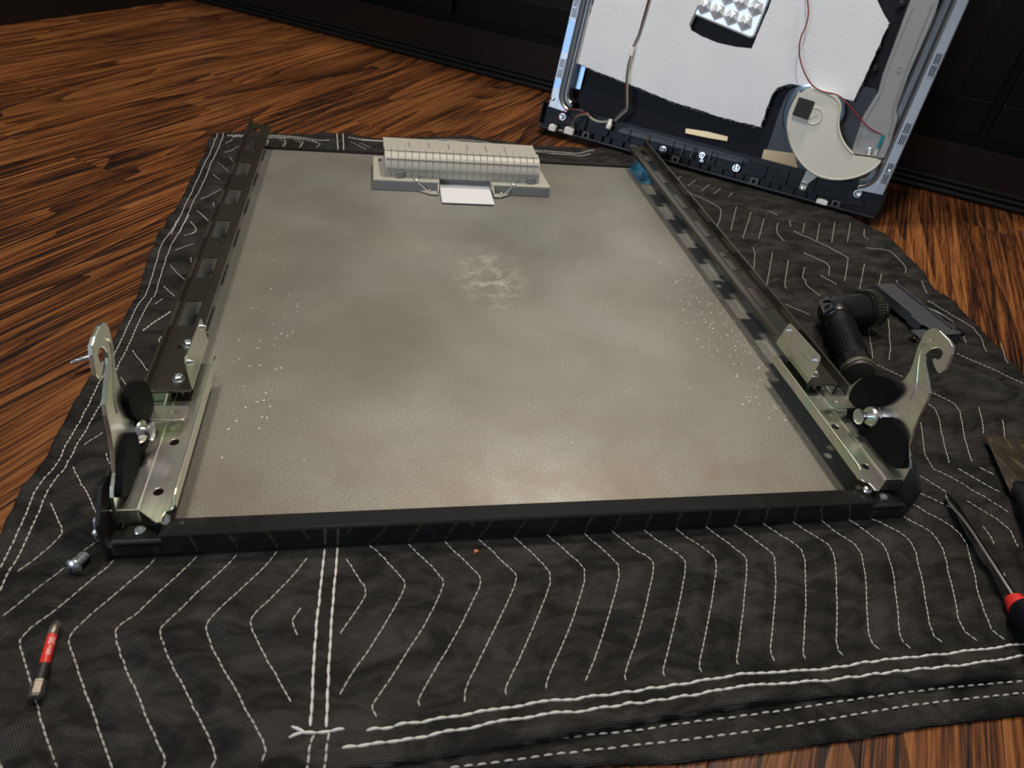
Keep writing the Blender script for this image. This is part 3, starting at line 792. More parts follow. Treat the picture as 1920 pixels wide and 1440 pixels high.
# blue protective film, crumpled at the far end of the right rail and lying along it
fm = MB()
rows = []
for i in range(15):
    y = .668 + .0044 * i
    row = []
    for k in range(10):
        t = k / 9
        x = .5775 + .0205 * t
        z = .0030 + (.0008 if i < 5 else (.026 * max(0, t - .15) * min(1, (i - 4) / 4))) + random.uniform(0, .0018) * (1 + (i > 9) * 1.6)
        row.append((x + random.uniform(-.001, .001), y + random.uniform(-.0015, .0015), z))
    rows.append(row)
fm.strip(rows).build('protective_film', M['film'], panel, smooth=False)

# ------------------------------------------------------------------ ribbed housing at the far end
hs = empty('ribbed_handle_housing', (.296, .65, .0024))
tag(hs, 'beige grey ribbed plastic handle housing on the far end of the steel sheet', 'housing')
off = Vector((-.296, -.65, -.0024))
def hp(v): return Vector(v) + off
def hb(m, *n, **k):
    for vv in m.bm.verts: vv.co += off
    return m.build(*n, **k)
hb(MB().prism([[(.1715, .6055), (.2605, .6055), (.2620, .607), (.2620, .626), (.3350, .626), (.3350, .607), (.3365, .6055), (.4205, .6055), (.4160, .690), (.1715, .690)]], lambda p, q: Vector((p, q, .0025)), (0, 0, .0145)), 'base', M['plastic'], hs, bev=.0008)
hb(MB().box((.1715, .6050, .0026), (.2600, .6057, .0150)), 'front_skirt', M['plasticgrey'], hs)
hb(MB().box((.3370, .6050, .0026), (.4200, .6057, .0150)), 'front_skirt', M['plasticgrey'], hs)
# ribbed lid
prof = [(.6170, .0170), (.6160, .0215), (.6165, .0295), (.6195, .0350), (.6235, .0410), (.6290, .0455), (.6370, .0475), (.6470, .0480), (.6480, .0170)]
x0, x1 = .1865, .4055
lid = MB()
secs = []
n = 23
for i in range(n):
    for t, sc in ((0.0, .965), (.10, 1.0), (.90, 1.0), (1.0, .965)):
        x = x0 + (x1 - x0) * (i + t) / n
        endk = 1.0
        if i == 0 and t == 0: endk = .80
        if i == n - 1 and t == 1.0: endk = .80
        k = sc * endk
        secs.append([(x, .648 + (p[0] - .648) * k, .017 + (p[1] - .017) * k) for p in prof])
hb(lid.strip(secs, closed=True), 'ribbed_lid', M['plastic'], hs, smooth=True)
for yz in ((.6155, .0300), (.6222, .0402), (.6345, .0474)):
    hb(MB().tube([(x0 + .003, *yz), (x1 - .003, *yz)], .0007, 6), 'long_rib', M['plasticgrey'], hs)
hb(MB().prism([[(.186, .648), (.404, .648), (.405, .6885), (.1855, .6885)]] + [[(x, .652), (x + .0008, .652), (x + .0008, .676), (x, .676)] for x in (.221, .249, .277, .304, .331, .359)], lambda p, q: Vector((p, q, .0440)), (0, 0, .0018)), 'back_plate', M['plastic'], hs, bev=.0003)
hb(MB().box((.187, .6500, .0175), (.403, .6870, .0435), bev=.001), 'back_body', M['plasticgrey'], hs)
for s_ in (0, 1):
    mx = (lambda v: (v[0] if not s_ else .597 - v[0], v[1], v[2]))
    x = .2295 if not s_ else .3665
    hb(MB().lathe([(0, .0040), (.001, .0040), (.0016, .0028), (.0040, .0026), (.0046, 0)], (x, .6095, .0172), (0, 0, 1), 16), 'screw', M['zincbright'], hs, smooth=True)
    xa, xb = (.233, .2605) if not s_ else (.3645, .3370)
    g = MB()
    w3 = .0012 if not s_ else -.0012
    lo_, hi_ = sorted((xb, xb - w3))
    g.prism([[(.606, .0035), (.5925, .0035), (.5935, .0085), (.606, .0155)]], lambda p, q: Vector((lo_, p, q)), (hi_ - lo_, 0, 0))
    xm = xb + (xa - xb) * .42
    g.prism([[(xa, .6055), (xb, .6055), (xb, .5925), (xm, .5925)]], lambda p, q: Vector((p, q, .0032)), (0, 0, .0012))
    g.tube([(xb, .5928, .0050), (xm, .5928, .0050), (xa, .6052, .0140)], .0008, 6)
    gu = hb(g, 'mounting_gusset', M['plastic'], hs, bev=.0002)
    hb(MB().lathe([(0, .0016), (.0012, .0016), (.0016, 0)], (xb + (xa - xb) * .45, .6010, .0058), (0, 0, 1), 10), 'peg', M['cream'], hs)
    xc = .2020 if not s_ else .3865
    hb(MB().box((xc, .6125, .0172), (xc + .0105, .6155, .0262), bev=.0008), 'lid_clip', M['plasticgrey'], hs)
hb(MB().box((.1785, .672, .0171), (.1825, .677, .0176)), 'slot', M['blackplastic'], hs)
hb(MB().box((.2622, .6245, .0026), (.3348, .6262, .0172)), 'recess_wall', M['plasticgrey'], hs)
hb(MB().strip([[(.2632, .6235, .0075), (.3340, .6235, .0075)], [(.2628, .595, .0060), (.3345, .595, .0060)], [(.2630, .5665, .0045), (.3350, .5665, .0045)]]), 'white_flap', M['paper'], hs, solid=.0008)

# ------------------------------------------------------------------ inner door leaning on the cabinet
dm = Matrix(((E1.x, UP.x, ON.x, DA.x), (E1.y, UP.y, ON.y, DA.y), (E1.z, UP.z, ON.z, DA.z), (0, 0, 0, 1)))
dr = empty('leaning_inner_door', mat=dm)
tag(dr, 'open backed inner dishwasher door with white felt pad leaning on the black cabinet', 'appliance door')
def DP(L, o=0, ox=0, oy=0, s=1): return [D(ox + a_ / s, oy + b_ / s, o) for a_, b_ in L]
def at(o): return lambda p, q: Vector((p, q, o))
W_, H_ = .574, .70
# steel tray: back pan and channelled rims on both sides
MB().box((.02, .02, -.044), (.56, H_, -.041)).build('tray_pan', M['darksteel'], dr)
rl = [(.0150, -.040), (.0150, -.0015), (.0160, .0035), (.0185, .0045), (.0205, .0030), (.0220, -.010), (.0270, -.012), (.0285, .0005), (.0305, .0020), (.0325, .0005), (.0340, -.030), (.0360, -.041), (.0355, -.044), (.0150, -.044)]
def sweep(pts2, path, closed=True):
    m = MB(); m.strip([[Vector((f_(p)[0], f_(p)[1], p[1])) for p in pts2] for f_ in path], closed=True); return m
def rim(mir):
    def sec(t): return lambda p: ((p[0] + .008) if not mir else W_ - p[0] + .002, t)
    def corner(ang):
        # bottom corner turns inward
        R = .045
        def g(p):
            r = R - p[0]
            s = R + .008 - r * math.cos(ang); t = .065 - r * math.sin(ang) * 1.0
            if mir: s = W_ + .010 - s
            return (s, t)
        return g
    path = [sec(H_), sec(.30), sec(.12), sec(.066)] + [corner(math.radians(k)) for k in (15, 30, 45, 60, 75)]
    return sweep(rl, path)
def flange(mir):
    sec = lambda t: (lambda p: ((p[0] + .008) if not mir else W_ - p[0] + .002, t))
    return sweep([(.0, -.040), (.0, -.003), (.0015, -.0015), (.0155, -.0015), (.0155, -.006), (.0025, -.006), (.0025, -.040)], [sec(H_), sec(.3), sec(.038)])
for mir in (0, 1):
    ro = rim(mir).build('tray_rim', M['steel'], dr, smooth=True)
    flange(mir).build('outer_flange', M['steel'], dr)
    cq = [(.0, .036), (.0, .085), (.012, .085), (.014, .066), (.026, .046), (.040, .038), (.034, .034)]
    cq = [((p + .008) if not mir else W_ - p + .002, q) for p, q in cq]
    MB().prism([cq], at(-.007), (0, 0, .0045)).build('corner_plate', M['steel'], dr, bev=.0005)
    sx = (lambda v: v + .008) if not mir else (lambda v: W_ - v + .002)
    lo, hi = sorted((sx(.0022), sx(.0132)))
    for t in (([.085, .180, .275, .40, .52]) if not mir else ([.052, .110, .205, .310, .42, .54])):
        MB().box((lo + .001, t, -.0016), (hi - .001, t + .030, -.0009)).build('vent_slot', M['blackplastic'], ro)
        v = MB()
        for q in range(4):
            xx = lo + .0012 + (hi - lo - .003) * q / 3
            v.box((xx, t, -.0014), (xx + .0011, t + .030, .0010))
        v.box((lo - .0003, t - .002, -.0014), (hi + .0003, t - .0002, .0014)); v.box((lo, t + .030, -.0014), (hi, t + .0318, .0010))
        v.box((lo + .0012, t + .014, -.0014), (hi - .0012, t + .0158, .0014))
        v.build('vent_clip', M['steel'], ro)
    if not mir:
        for a_, b_ in ((.068, .082), (.125, .175), (.222, .270), (.33, .395)):
            MB().box((lo, a_, -.0014), (hi, b_, -.0006)).build('blue_reflection_strip', M['bluesteel'], ro)  # blue daylight mirrored in the left flange, painted in as tinted strips
        MB().box((sx(.0345), .075, -.022), (sx(.0440), .40, -.0200)).build('blue_reflection_strip', M['bluesteel'], ro)  # painted blue reflection running down the inner rim
    MB().lathe([(0, .0032), (.003, .0032), (.0036, .002), (.002, .0015), (.002, 0)], (sx(.006), .050 if not mir else .070, -.001), (0, 0, 1), 12).build('screw', M['zincbright'], ro, smooth=True)
# black sound mat
mat_o = -.030
m1 = DP([(1085,130),(1082,192),(1100,205),(1155,222),(1300,262),(1420,298),(1600,345),(1640,330),(1700,150),(1760,0)], mat_o)
m1 = [(.045, .70), (.045, .15), (.045, .060), (.06, .042), (.12, .036), (.25, .036), (.40, .036), (.50, .036), (.535, .05), (.535, .70)]
MB().prism([smooth_poly(m1, 1)], at(-.036), (0, 0, .006)).build('sound_mat', M['tar'], dr, bev=.001)
# steel plate below the felt, round the fan duct
sp_ = DP([(105,1222),(190,1010),(240,840),(300,700),(350,655),(420,645),(700,640),(960,660),(985,690),(900,860),(820,1060),(790,1180),(700,1250),(560,1330),(420,1300),(385,1270)], -.026, 1400, 0, 4)
MB().prism([smooth_poly(sp_, 1)], at(-.027), (0, 0, .003)).build('fan_plate', M['darksteel'], dr, bev=.0006)
st_ = DP([(130,1120),(360,1150),(385,1270),(105,1215)], -.022, 1400, 0, 4)
MB().prism([st_], at(-.0235), (0, 0, .0015)).build('bright_strip', M['tape'], dr)
st_ = DP([(1140,962),(1300,985),(1462,1025),(1455,1062),(1300,1035),(1135,1000)], -.024, 1000, 0, 4)
MB().prism([st_], at(-.029), (0, 0, .004)).build('bright_strip', M['tape'], dr, bev=.001)
# felt pad with a window for the detergent box
FO = -.008
fe = DP([(1076,116),(1160,150),(1260,190),(1360,222),(1426,238),(1436,205),(1448,176),(1458,164),(1480,157),(1510,163),(1540,174),(1600,189),(1612,165),(1640,105),(1667,43),(1645,0)], FO)
fe = fe + [(fe[-1][0] - .012, .34), (.40, .46), (.20, .60), (.06, .62), (.052, .40), (.047, .25)]
wi = DP([(1312,0),(1300,28),(1292,45),(1294,56),(1315,68),(1345,80),(1380,88),(1409,91),(1440,18),(1450,-10),(1478,-80),(1340,-110)], FO)
def jitter(L, a_, n):
    out = []
    for p, q in zip(L, L[1:] + L[:1]):
        k = max(1, int(math.hypot(q[0] - p[0], q[1] - p[1]) / n))
        for i in range(k):
            t = i / k
            out.append((p[0] + (q[0] - p[0]) * t + random.uniform(-a_, a_) * (t > 0), p[1] + (q[1] - p[1]) * t + random.uniform(-a_, a_) * (t > 0)))
    return out
felt = MB().prism([jitter(fe, .0008, .006), jitter(wi, .0004, .008)], at(-.026), (0, 0, .018)).build('felt_pad', M['felt'], dr, bev=.003)
fz = MB()
for L in (fe,):
    for p, q in zip(L, L[1:] + L[:1]):
        n = int(math.hypot(q[0] - p[0], q[1] - p[1]) / .0009)
        if p[1] > .36 and q[1] > .36: continue
        for i in range(n):
            t = random.random()
            b_ = Vector((p[0] + (q[0] - p[0]) * t, p[1] + (q[1] - p[1]) * t, random.uniform(-.024, -.010)))
            fz.tube([b_, b_ + Vector((random.uniform(-.003, .003), random.uniform(-.004, .001), random.uniform(-.001, .003)))], .00018, 3, cap=False)
fzo = fz.build('felt_fuzz', M['felt'], felt); fzo['kind'] = 'stuff'
# silver foil block in the window: studded with faceted bumps
fo4 = DP([(1300,26),(1406,70),(1414,66),(1441,0),(1470,-70),(1330,-100)], -.010)
cx = sum(p[0] for p in fo4) / 6; cy = sum(p[1] for p in fo4) / 6
blk = MB().prism([fo4], at(-.030), (0, 0, .017)).build('foil_block', M['foil'], dr, bev=.002)
A_ = Vector((*D(1303, 22, -.013), 0)); B_ = Vector((*D(1405, 64, -.013), 0)); ux_ = (B_ - A_); wd = ux_.length; ux_.normalize(); uy_ = Vector((-ux_.y, ux_.x, 0))
for i in range(4):
    for k in range(4):
        c_ = A_ + ux_ * (wd * (i + .5 + (.15 if k % 2 else -.05)) / 4) + uy_ * (.012 + k * .023) + Vector((0, 0, -.0131))
        MB().lathe([(0, .0128), (.0030, .0105), (.0085, .0030), (.0090, 0)], c_ , (.12, .1, 1), 5).build('faceted_stud', M['foil'], blk)
# grey side duct
du = DP([(1228,0),(1180,130),(1100,350),(1020,560),(985,690),(870,880),(800,1100),(788,1150),(1040,1190),(1075,1100),(1110,980),(1135,900),(1132,800),(1220,560),(1380,200),(1420,100),(1450,0)], .004, 1400, 0, 4)
du = [(du[0][0] - .012, .70)] + du + [(du[-1][0] - .004, .70)]
du = list(reversed(du))
ducto = MB().prism([du], at(-.024), (0, 0, .026)).build('side_duct', M['duct'], dr, bev=.003)
du2 = DP([(1400,20),(1360,110),(1190,540),(1105,800),(1100,900),(1070,1010)], .004, 1400, 0, 4)
MB().tube([(p[0], p[1], .0025) for p in du2], .0014, 6).build('duct_ridge', M['duct'], ducto, smooth=True)
du3 = DP([(1245,60),(1120,360),(1045,560),(1010,700),(890,890),(830,1090)], .004, 1400, 0, 4)
MB().tube([(p[0], p[1], .0022) for p in du3], .0012, 6).build('duct_ridge', M['duct'], ducto, smooth=True)
q = D(1400 + 920 / 4, 1135 / 4, .004); MB().lathe([(0, .0055), (.002, .0055), (.003, .003), (.0015, .0022), (.0015, 0)], (q[0], q[1], .002), (0, 0, 1), 16).build('screw', M['zincbright'], ducto, smooth=True)
q = D(1400 + 1150 / 4, 520 / 4, .004); MB().lathe([(0, .0040), (.0006, .0040), (.0006, .0032), (.0001, .0032), (.0001, 0)], (q[0], q[1], .0022), (0, 0, 1), 20).build('moulded_ring', M['duct'], ducto, smooth=True)
# cream fan housing
FH = .010
fa = DP([(480,655),(400,690),(340,800),(308,900),(310,1000),(340,1110),(400,1210),(470,1280),(560,1330),(700,1350),(850,1320),(960,1260),(1010,1195),(900,1175),(790,1165),(720,1080),(682,980),(682,900),(700,800),(685,740),(600,690)], FH, 1400, 0, 4)
fan = MB().prism([smooth_poly(fa, 2)], at(-.022), (0, 0, .032)).build('fan_housing', M['cream'], dr, bev=.002)
fr_ = DP([(400,690),(340,800),(308,900),(310,1000),(340,1110),(400,1210),(470,1280),(560,1330),(700,1350),(850,1320),(960,1260),(1005,1205)], FH, 1400, 0, 4)
MB().tube([(p[0], p[1], .0085) for p in [Vector(x) for x in smooth_line([Vector(z) for z in fr_], 2)]], .0022, 6).build('rim_bead', M['cream'], fan, smooth=True)
fi = DP([(600,700),(685,745),(705,800),(685,900),(687,980),(725,1080),(795,1155)], FH, 1400, 0, 4)
MB().tube([(p[0], p[1], .0095) for p in smooth_line([Vector(z) for z in fi], 2)], .0022, 6).build('rim_bead', M['cream'], fan, smooth=True)
arc_ = DP([(480,645),(400,655),(345,700),(305,790),(290,880),(300,960)], 0, 1400, 0, 4)
MB().tube([(p[0], p[1], -.010) for p in smooth_line([Vector(z) for z in arc_], 2)], .005, 8).build('fan_ring', M['bluesteel'], dr, smooth=True)
ar2 = DP([(690,740),(715,790),(712,860),(690,900)], 0, 1400, 0, 4)
MB().tube([(p[0], p[1], .0) for p in smooth_line([Vector(z) for z in ar2], 2)], .005, 8).build('fan_ring', M['bluesteel'], dr, smooth=True)
q = D(1400 + 505 / 4, 870 / 4, FH)
MB().lathe([(0, .0125), (.0014, .0125), (.0020, .0118), (.0006, .0108), (.0006, 0)], (q[0], q[1], .0098), (0, 0, 1), 28).build('maker_disc', M['cream'], fan, smooth=True)
t_ = MB()
a_ = math.radians(47)
e_ = Vector((math.cos(a_), math.sin(a_), 0)); g_ = Vector((-e_.y, e_.x, 0)); q3 = Vector((q[0], q[1], .0104))
for (l0, l1, w0) in ((-.008, .004, .0013),):
    t_.tube([q3 + e_ * l0, q3 + e_ * l1], .0011, 6)
t_.tube([q3 + e_ * .004 - g_ * .0045, q3 + e_ * .0045 + g_ * .0045], .0010, 6)
t_.build('raised_mark', M['cream'], fan, smooth=True)
sq = DP([(393,727),(510,762),(455,898),(340,858)], FH + .006, 1400, 0, 4)
MB().prism([sq], at(FH + .0002), (0, 0, .006)).build('foam_square', M['charcoal'], fan, bev=.0006)
lv = DP([(455,1262),(400,1385),(392,1415),(400,1435),(425,1440),(440,1425),(470,1370),(535,1322)], -.004, 1400, 0, 4)
lever = MB().prism([lv], at(-.008), (0, 0, .005)).build('fan_lever', M['cream'], fan, bev=.001)
q = D(1400 + 412 / 4, 1420 / 4, -.002); MB().lathe([(0, .0038), (.001, .0038), (.002, .002), (.001, .0016), (.001, 0)], (q[0], q[1], -.003), (0, 0, 1), 14).build('screw', M['zincbright'], lever, smooth=True)
# control panel: a ribbed black plastic tray along the bottom
cp = MB()
cp.box((.0, .0005, -.0135), (.578, .042, -.0105))
cp.box((.0, -.001, -.012), (.578, .0015, .004), bev=.0006)
cp.box((.0, .0065, -.026), (.578, .0115, -.012), bev=.001)
cp.box((-.001, .0065, -.026), (.001, .042, .004)); cp.box((.577, .0065, -.026), (.579, .042, .004))
ctl = cp.build('control_panel', M['blackplastic'], dr)
MB().box((.0, .0, .0035), (.578, .0030, .0055), bev=.001).build('lower_lip', M['cornerblack'], ctl)
for t, s0, s1, o in ((.0125, .065, .52, .002), (.0225, .070, .50, .000), (.0335, .10, .42, -.003), (.0415, .0, .10, -.004)):
    MB().box((s0, t, -.012), (s1, t + .0011, o)).build('long_rib', M['blackplastic'], ctl)
for k in range(24):
    s0 = .075 + k * .0195 + (.004 if k % 3 else 0)
    MB().box((s0, .002, -.012), (s0 + .0010, .0125, -.001)).build('cross_rib', M['blackplastic'], ctl)
    if k % 2 == 0 and s0 < .48: MB().box((s0 + .007, .0125, -.012), (s0 + .008, .0335, -.003)).build('cross_rib', M['blackplastic'], ctl)
tr = DP([(1165,240),(1180,240),(1250,258),(1300,272),(1395,297),(1410,305),(1380,304),(1250,272),(1160,248)], -.010)
MB().prism([tr], at(-.012), (0, 0, .006)).build('grey_track', M['darkgrey'], ctl, bev=.0005)
for k, (px, py) in enumerate(((1282, 281), (1300, 286), (1334, 292))):
    q = D(px, py, 0); MB().box((q[0] - .003, q[1] - .008, -.012), (q[0] - .0012, q[1] + .008, .0)).build('cross_rib', M['darkgrey'], ctl)
for px, py in ((1096,265),(1186,288),(1264,307),(1412,345),(1564,389)):
    q = D(px, py, 0); q = (q[0], max(q[1], .0062))
    MB().prism([[(q[0] - .0065, q[1] - .0055), (q[0] + .0065, q[1] - .0055), (q[0] + .0065, q[1] + .0055), (q[0] - .0065, q[1] + .0055)], [(q[0] - .003, q[1] - .0028), (q[0] - .003, q[1] + .0028), (q[0] + .003, q[1] + .0028), (q[0] + .003, q[1] - .0028)]], at(-.012), (0, 0, .0145)).build('snap_boss', M['darkgrey'], ctl, bev=.0004)
for px, py, r in ((1243,280,.0044),(1316,291,.0036),(1380,315,.0044),(1608,363,.0046),(1054,219,.0046),(1315,302,.0022)):
    q = D(px, py, 0)
    MB().lathe([(0, r), (.0012, r), (.0024, r * .7), (.0022, r * .45), (.0012, r * .3), (.0012, 0)], (q[0], q[1], -.001), (0, 0, 1), 18).lathe([(-.011, r * 1.3), (0, r * 1.3)], (q[0], q[1], -.0012), (0, 0, 1), 12).build('screw', M['zincbright'], ctl, smooth=True)
tri = DP([(1582,385),(1590,350),(1604,352),(1612,360),(1622,388)], 0)
MB().prism([tri], at(-.012), (0, 0, .0085)).build('corner_gusset', M['blackplastic'], ctl, bev=.0006)
tri = DP([(1038,232),(1045,208),(1062,212),(1078,236)], 0)
MB().prism([tri], at(-.012), (0, 0, .0085)).build('corner_gusset', M['blackplastic'], ctl, bev=.0006)
# connectors, wires, clips
for px, py, w2, h2 in ((1036,240,.0065,.005),(1067,246,.0085,.0055),(1541,379,.0085,.0035)):
    q = D(px, py, .003)
    MB().box((q[0] - w2, q[1] - h2, -.004), (q[0] + w2, q[1] + h2, .006), bev=.0012).box((q[0] - w2 * .6, q[1] + h2 * .6, -.002), (q[0] + w2 * .6, q[1] + h2 * 1.3, .004)).build('white_connector', M['white'], dr)
q = D(1051, 246, .003); MB().box((q[0] - .004, q[1] - .0025, -.002), (q[0] + .004, q[1] + .0025, .004), bev=.0008).build('small_connector', M['yellowwire'], dr)
def wire(name, L, mat, r=.0008, o=.0, ox=1000, oy=0, s=4, amp=0):
    P = []
    n = len(L)
    for i, (a_, b_) in enumerate(L):
        oo = o + amp * math.sin(math.pi * i / (n - 1))
        q = D(ox + a_ / s, oy + b_ / s, oo)
        P.append(Vector((q[0], q[1], oo)))
    return MB().tube(smooth_line(P, 2), r, 6).build(name, mat, dr, smooth=True)
wire('wire', [(158,940),(165,900),(205,845),(260,818),(340,820),(420,862)], M['redwire'], .0007, .005, amp=.012)
wire('wire', [(265,960),(285,905),(325,860),(380,850),(425,868)], M['redwire'], .0007, .005, amp=.010)
wire('wire', [(295,965),(300,905),(335,862),(385,853),(425,870)], M['yellowwire'], .0007, .005, amp=.008)
wire('wire', [(285,965),(290,915),(330,870),(385,860),(425,874)], M['greenwire'], .0007, .005, amp=.009)
wire('grey_sleeve', [(400,850),(430,885),(470,910),(520,918),(575,912)], M['graywire'], .0022, .003)
wire('silver_sleeve', [(612,905),(650,865),(702,822)], M['steel'], .0042, .004)
for k, (dx, mt) in enumerate(((-6, 'redwire'), (-2, 'blackplastic'), (3, 'greenwire'), (8, 'yellowwire'))):
    wire('wire', [(702, 822), (700 + dx, 780), (698 + dx, 700), (700 + dx, 600), (714 + dx * .8, 480), (733 + dx * .6, 420), (738 + dx * .5, 395)], M[mt], .0008, .003)
    wire('wire', [(738 + dx * .4, 385), (756 + dx * .5, 330), (792 + dx * .6, 262), (815 + dx * .8, 180), (845 + dx, 80), (868 + dx, 0), (890 + dx, -90), (905 + dx, -300)], M['redwire' if k == 0 else ('blackplastic' if k < 3 else 'graywire')], .0009, -.004)
q = D(1184, 97, 0); MB().box((q[0] - .004, q[1] - .007, -.004), (q[0] + .004, q[1] + .007, .004), bev=.001).build('wire_joint', M['white'], dr)
q = D(1145, 228, 0); MB().lathe([(0, .0035), (.008, .0035), (.010, .005), (.016, .0045), (.018, 0)], (q[0], q[1] + .004, .002), (0, -1, .1), 12).build('wire_clip', M['white'], dr, smooth=True)
wire('wire', [(455,-200),(455,0),(466,90),(450,190),(402,280),(390,400),(420,520),(480,635),(560,690),(680,705),(750,770),(850,890),(920,965),(1025,1015)], M['redwire'], .0011, .001, ox=1400, amp=.012)
wire('teal_sleeve', [(1024,1015),(1012,1050),(1000,1080),(985,1112)], M['teal'], .0028, .007, ox=1400)
wire('white_lead', [(985,1112),(972,1140),(965,1165)], M['white'], .0016, .006, ox=1400)
for px, py in ((1640,130),(1690,8)):
    q = D(px, py, -.02); MB().lathe([(0, .006), (.004, .006), (.005, .003), (.009, .0025), (.009, 0)], (q[0], q[1], -.030), (0, 0, 1), 12).build('mat_stud', M['blackplastic'], dr, smooth=True)

# ------------------------------------------------------------------ loose tools and parts
def bz1(x, y): return float(bz(np.array([x]), np.array([y]))[0])
# right-angle torch
TA, TB = G(1566, 588, .022), G(1604, 683, .0185)
TB = TA + (TB - TA).normalized() * .128
ax = (TB - TA).normalized()
to = empty('angle_torch', (0, 0, 0)); tag(to, 'black right angle torch with knurled grip lying beside the right rail', 'torch')
MB().lathe([(.014, .0160), (.016, .0163), (.017, .0150), (.028, .0150), (.029, .0158), (.030, .0150), (.083, .0150), (.084, .0142), (.087, .0142)], TA, ax, 40).build('grip', M['flash'], to, smooth=True)
kn = MB()
for k in range(30):
    a_ = 2 * math.pi * k / 30
    u_ = ax.orthogonal().normalized(); v_ = ax.cross(u_); rr = u_ * math.cos(a_) + v_ * math.sin(a_)
    kn.tube([TA + ax * .032 + rr * .0150, TA + ax * .081 + rr * .0150], .00055, 4)
kn.build('knurling', M['flash'], to)
for k in range(13):
    MB().lathe([(.0335 + k * .0037, .0154), (.0339 + k * .0037, .0157), (.0343 + k * .0037, .0154)], TA, ax, 30).build('grip_ring', M['flash'], to, smooth=True)
MB().lathe([(.087, .0150), (.089, .0162), (.1005, .0168), (.103, .0168)], TA, ax, 10).build('faceted_collar', M['flash'], to)
MB().lathe([(.1025, .0168), (.104, .0172), (.106, .0172), (.107, .0162), (.107, .0150)], TA, ax, 32).build('tail_ring', M['flashring'], to, smooth=True)
MB().lathe([(.100, .0152), (.108, .0152), (.110, .0142), (.1105, 0)], TA, ax, 32).build('tail_cap', M['cap'], to, smooth=True)
hd = G(1622, 582, .022) - TA; hd.z = .0; hd.normalize()
MB().lathe([(-.022, .0), (-.0215, .006), (-.018, .0125), (-.010, .0165), (.0, .0178), (.012, .0178), (.0155, .0165)], TA - ax * .0, ax, 32).build('elbow', M['flash'], to, smooth=True)
hz = TA + Vector((0, 0, .0015))
MB().lathe([(-.012, .0150), (.010, .0180), (.030, .0192), (.034, .0195)], hz, hd, 32).build('head', M['flash'], to, smooth=True)
MB().lathe([(.034, .0195), (.0345, .0212), (.0365, .0212), (.0372, .0200), (.040, .0200), (.0408, .0216), (.051, .0216), (.052, .0205), (.0535, .0205), (.054, .0212), (.057, .0212), (.058, .0195), (.058, .0170)], hz, hd, 40).build('bezel', M['flash'], to, smooth=True)
kn = MB()
for k in range(44):
    a_ = 2 * math.pi * k / 44
    u_ = hd.orthogonal().normalized(); v_ = hd.cross(u_); rr = u_ * math.cos(a_) + v_ * math.sin(a_)
    kn.tube([hz + hd * .0412 + rr * .0216, hz + hd * .0508 + rr * .0216], .0006, 4)
kn.build('bezel_knurling', M['flashring'], to)  # paler tone paints the highlight on the knurled ring
MB().lathe([(.0560, .0168), (.0562, 0)], hz, hd, 32).build('lens', M['darksteel'], to)
# button plate on the elbow's back
pd = (Vector((0, 0, 1)) * .55 - hd * .85); pd = (pd - ax * pd.dot(ax)).normalized()
pc = TA + pd * .0168 - ax * .0; pu = ax.cross(pd)
pm = Matrix(((pu.x, ax.x, pd.x, pc.x), (pu.y, ax.y, pd.y, pc.y), (pu.z, ax.z, pd.z, pc.z), (0, 0, 0, 1)))
bp = MB().box((-.0062, -.012, -.003), (.0062, .014, .0012), pm, bev=.001).build('button_plate', M['darkgrey'], to)
MB().box((-.0028, .0045, .0010), (.0028, .0095, .0018), pm, bev=.0004).build('button', M['flash'], bp)
MB().prism([[(-.0018, -.004), (.0018, -.004), (.0, -.0005)]], lambda p, q: pm @ Vector((p, q, .0011)), pd * .0004).build('arrow_mark', M['flash'], bp)

# grey plastic bracket beyond the torch
ga, gb, gc = G(1677, 537, .012), G(1768, 610, .012), G(1651, 553, .012)
gx_ = (gb - ga); gl = .112; gx_.normalize(); gy_ = Vector((gx_.y, -gx_.x, 0));
if gy_.dot(gc - ga) < 0: gy_ = -gy_
gm = Matrix(((gx_.x, gy_.x, 0, ga.x), (gx_.y, gy_.y, 0, ga.y), (0, 0, 1, 0), (0, 0, 0, 1)))
gp = empty('grey_plastic_cover', (0, 0, 0)); tag(gp, 'long dark grey plastic cover with clips behind the right hook', 'plastic part')
zb = .0064
f2 = lambda p, q: gm @ Vector((p, q, .0150))
MB().prism([[(0, 0), (gl, 0), (gl, .030), (.092, .031), (.090, .036), (.072, .036), (.070, .031), (0, .031)]], f2, (0, 0, .0018)).build('top_plate', M['darkgrey'], gp, bev=.0005)
MB().box((0, -.0016, zb), (gl, 0, .0168), gm, bev=.0004).box((.072, .034, zb), (.090, .0356, .0150), gm).box((0, .0294, .0055), (.075, .031, .015), gm).build('side_skirt', M['darkgrey'], gp)
MB().box((.002, .0018, .0166), (.052, .0040, .0190), gm, bev=.0005).box((.056, .0018, .0166), (gl - .01, .0036, .0186), gm, bev=.0005).build('edge_rail', M['darkgrey'], gp)
MB().strip([[gm @ Vector((.058 + .002 * k, -.0010 - .008 * math.sin(k / 8 * 1.4), .0170 - .010 * (1 - math.cos(k / 8 * 1.3)) * 0 )) + Vector((0, 0, 0)), gm @ Vector((.058 + .004 * k, -.010, .0150 - .003 * math.cos(k / 8 * 3)))] for k in range(9)]).build('side_clip', M['plasticgrey'], gp, solid=.0012)
MB().tube([gm @ Vector(p) for p in ((.092, -.001, .012), (.097, -.008, .014), (.104, -.010, .012), (.108, -.006, .008))], .0022, 8).box((.092, -.022, .006), (.102, -.016, .009), gm, bev=.0005).box((.096, -.020, .006), (.099, -.004, .008), gm).build('hook_clip', M['blackplastic'], gp)
MB().box((.094, .026, zb), (.112, .050, .012), gm, bev=.001).build('lower_block', M['darkgrey'], gp)
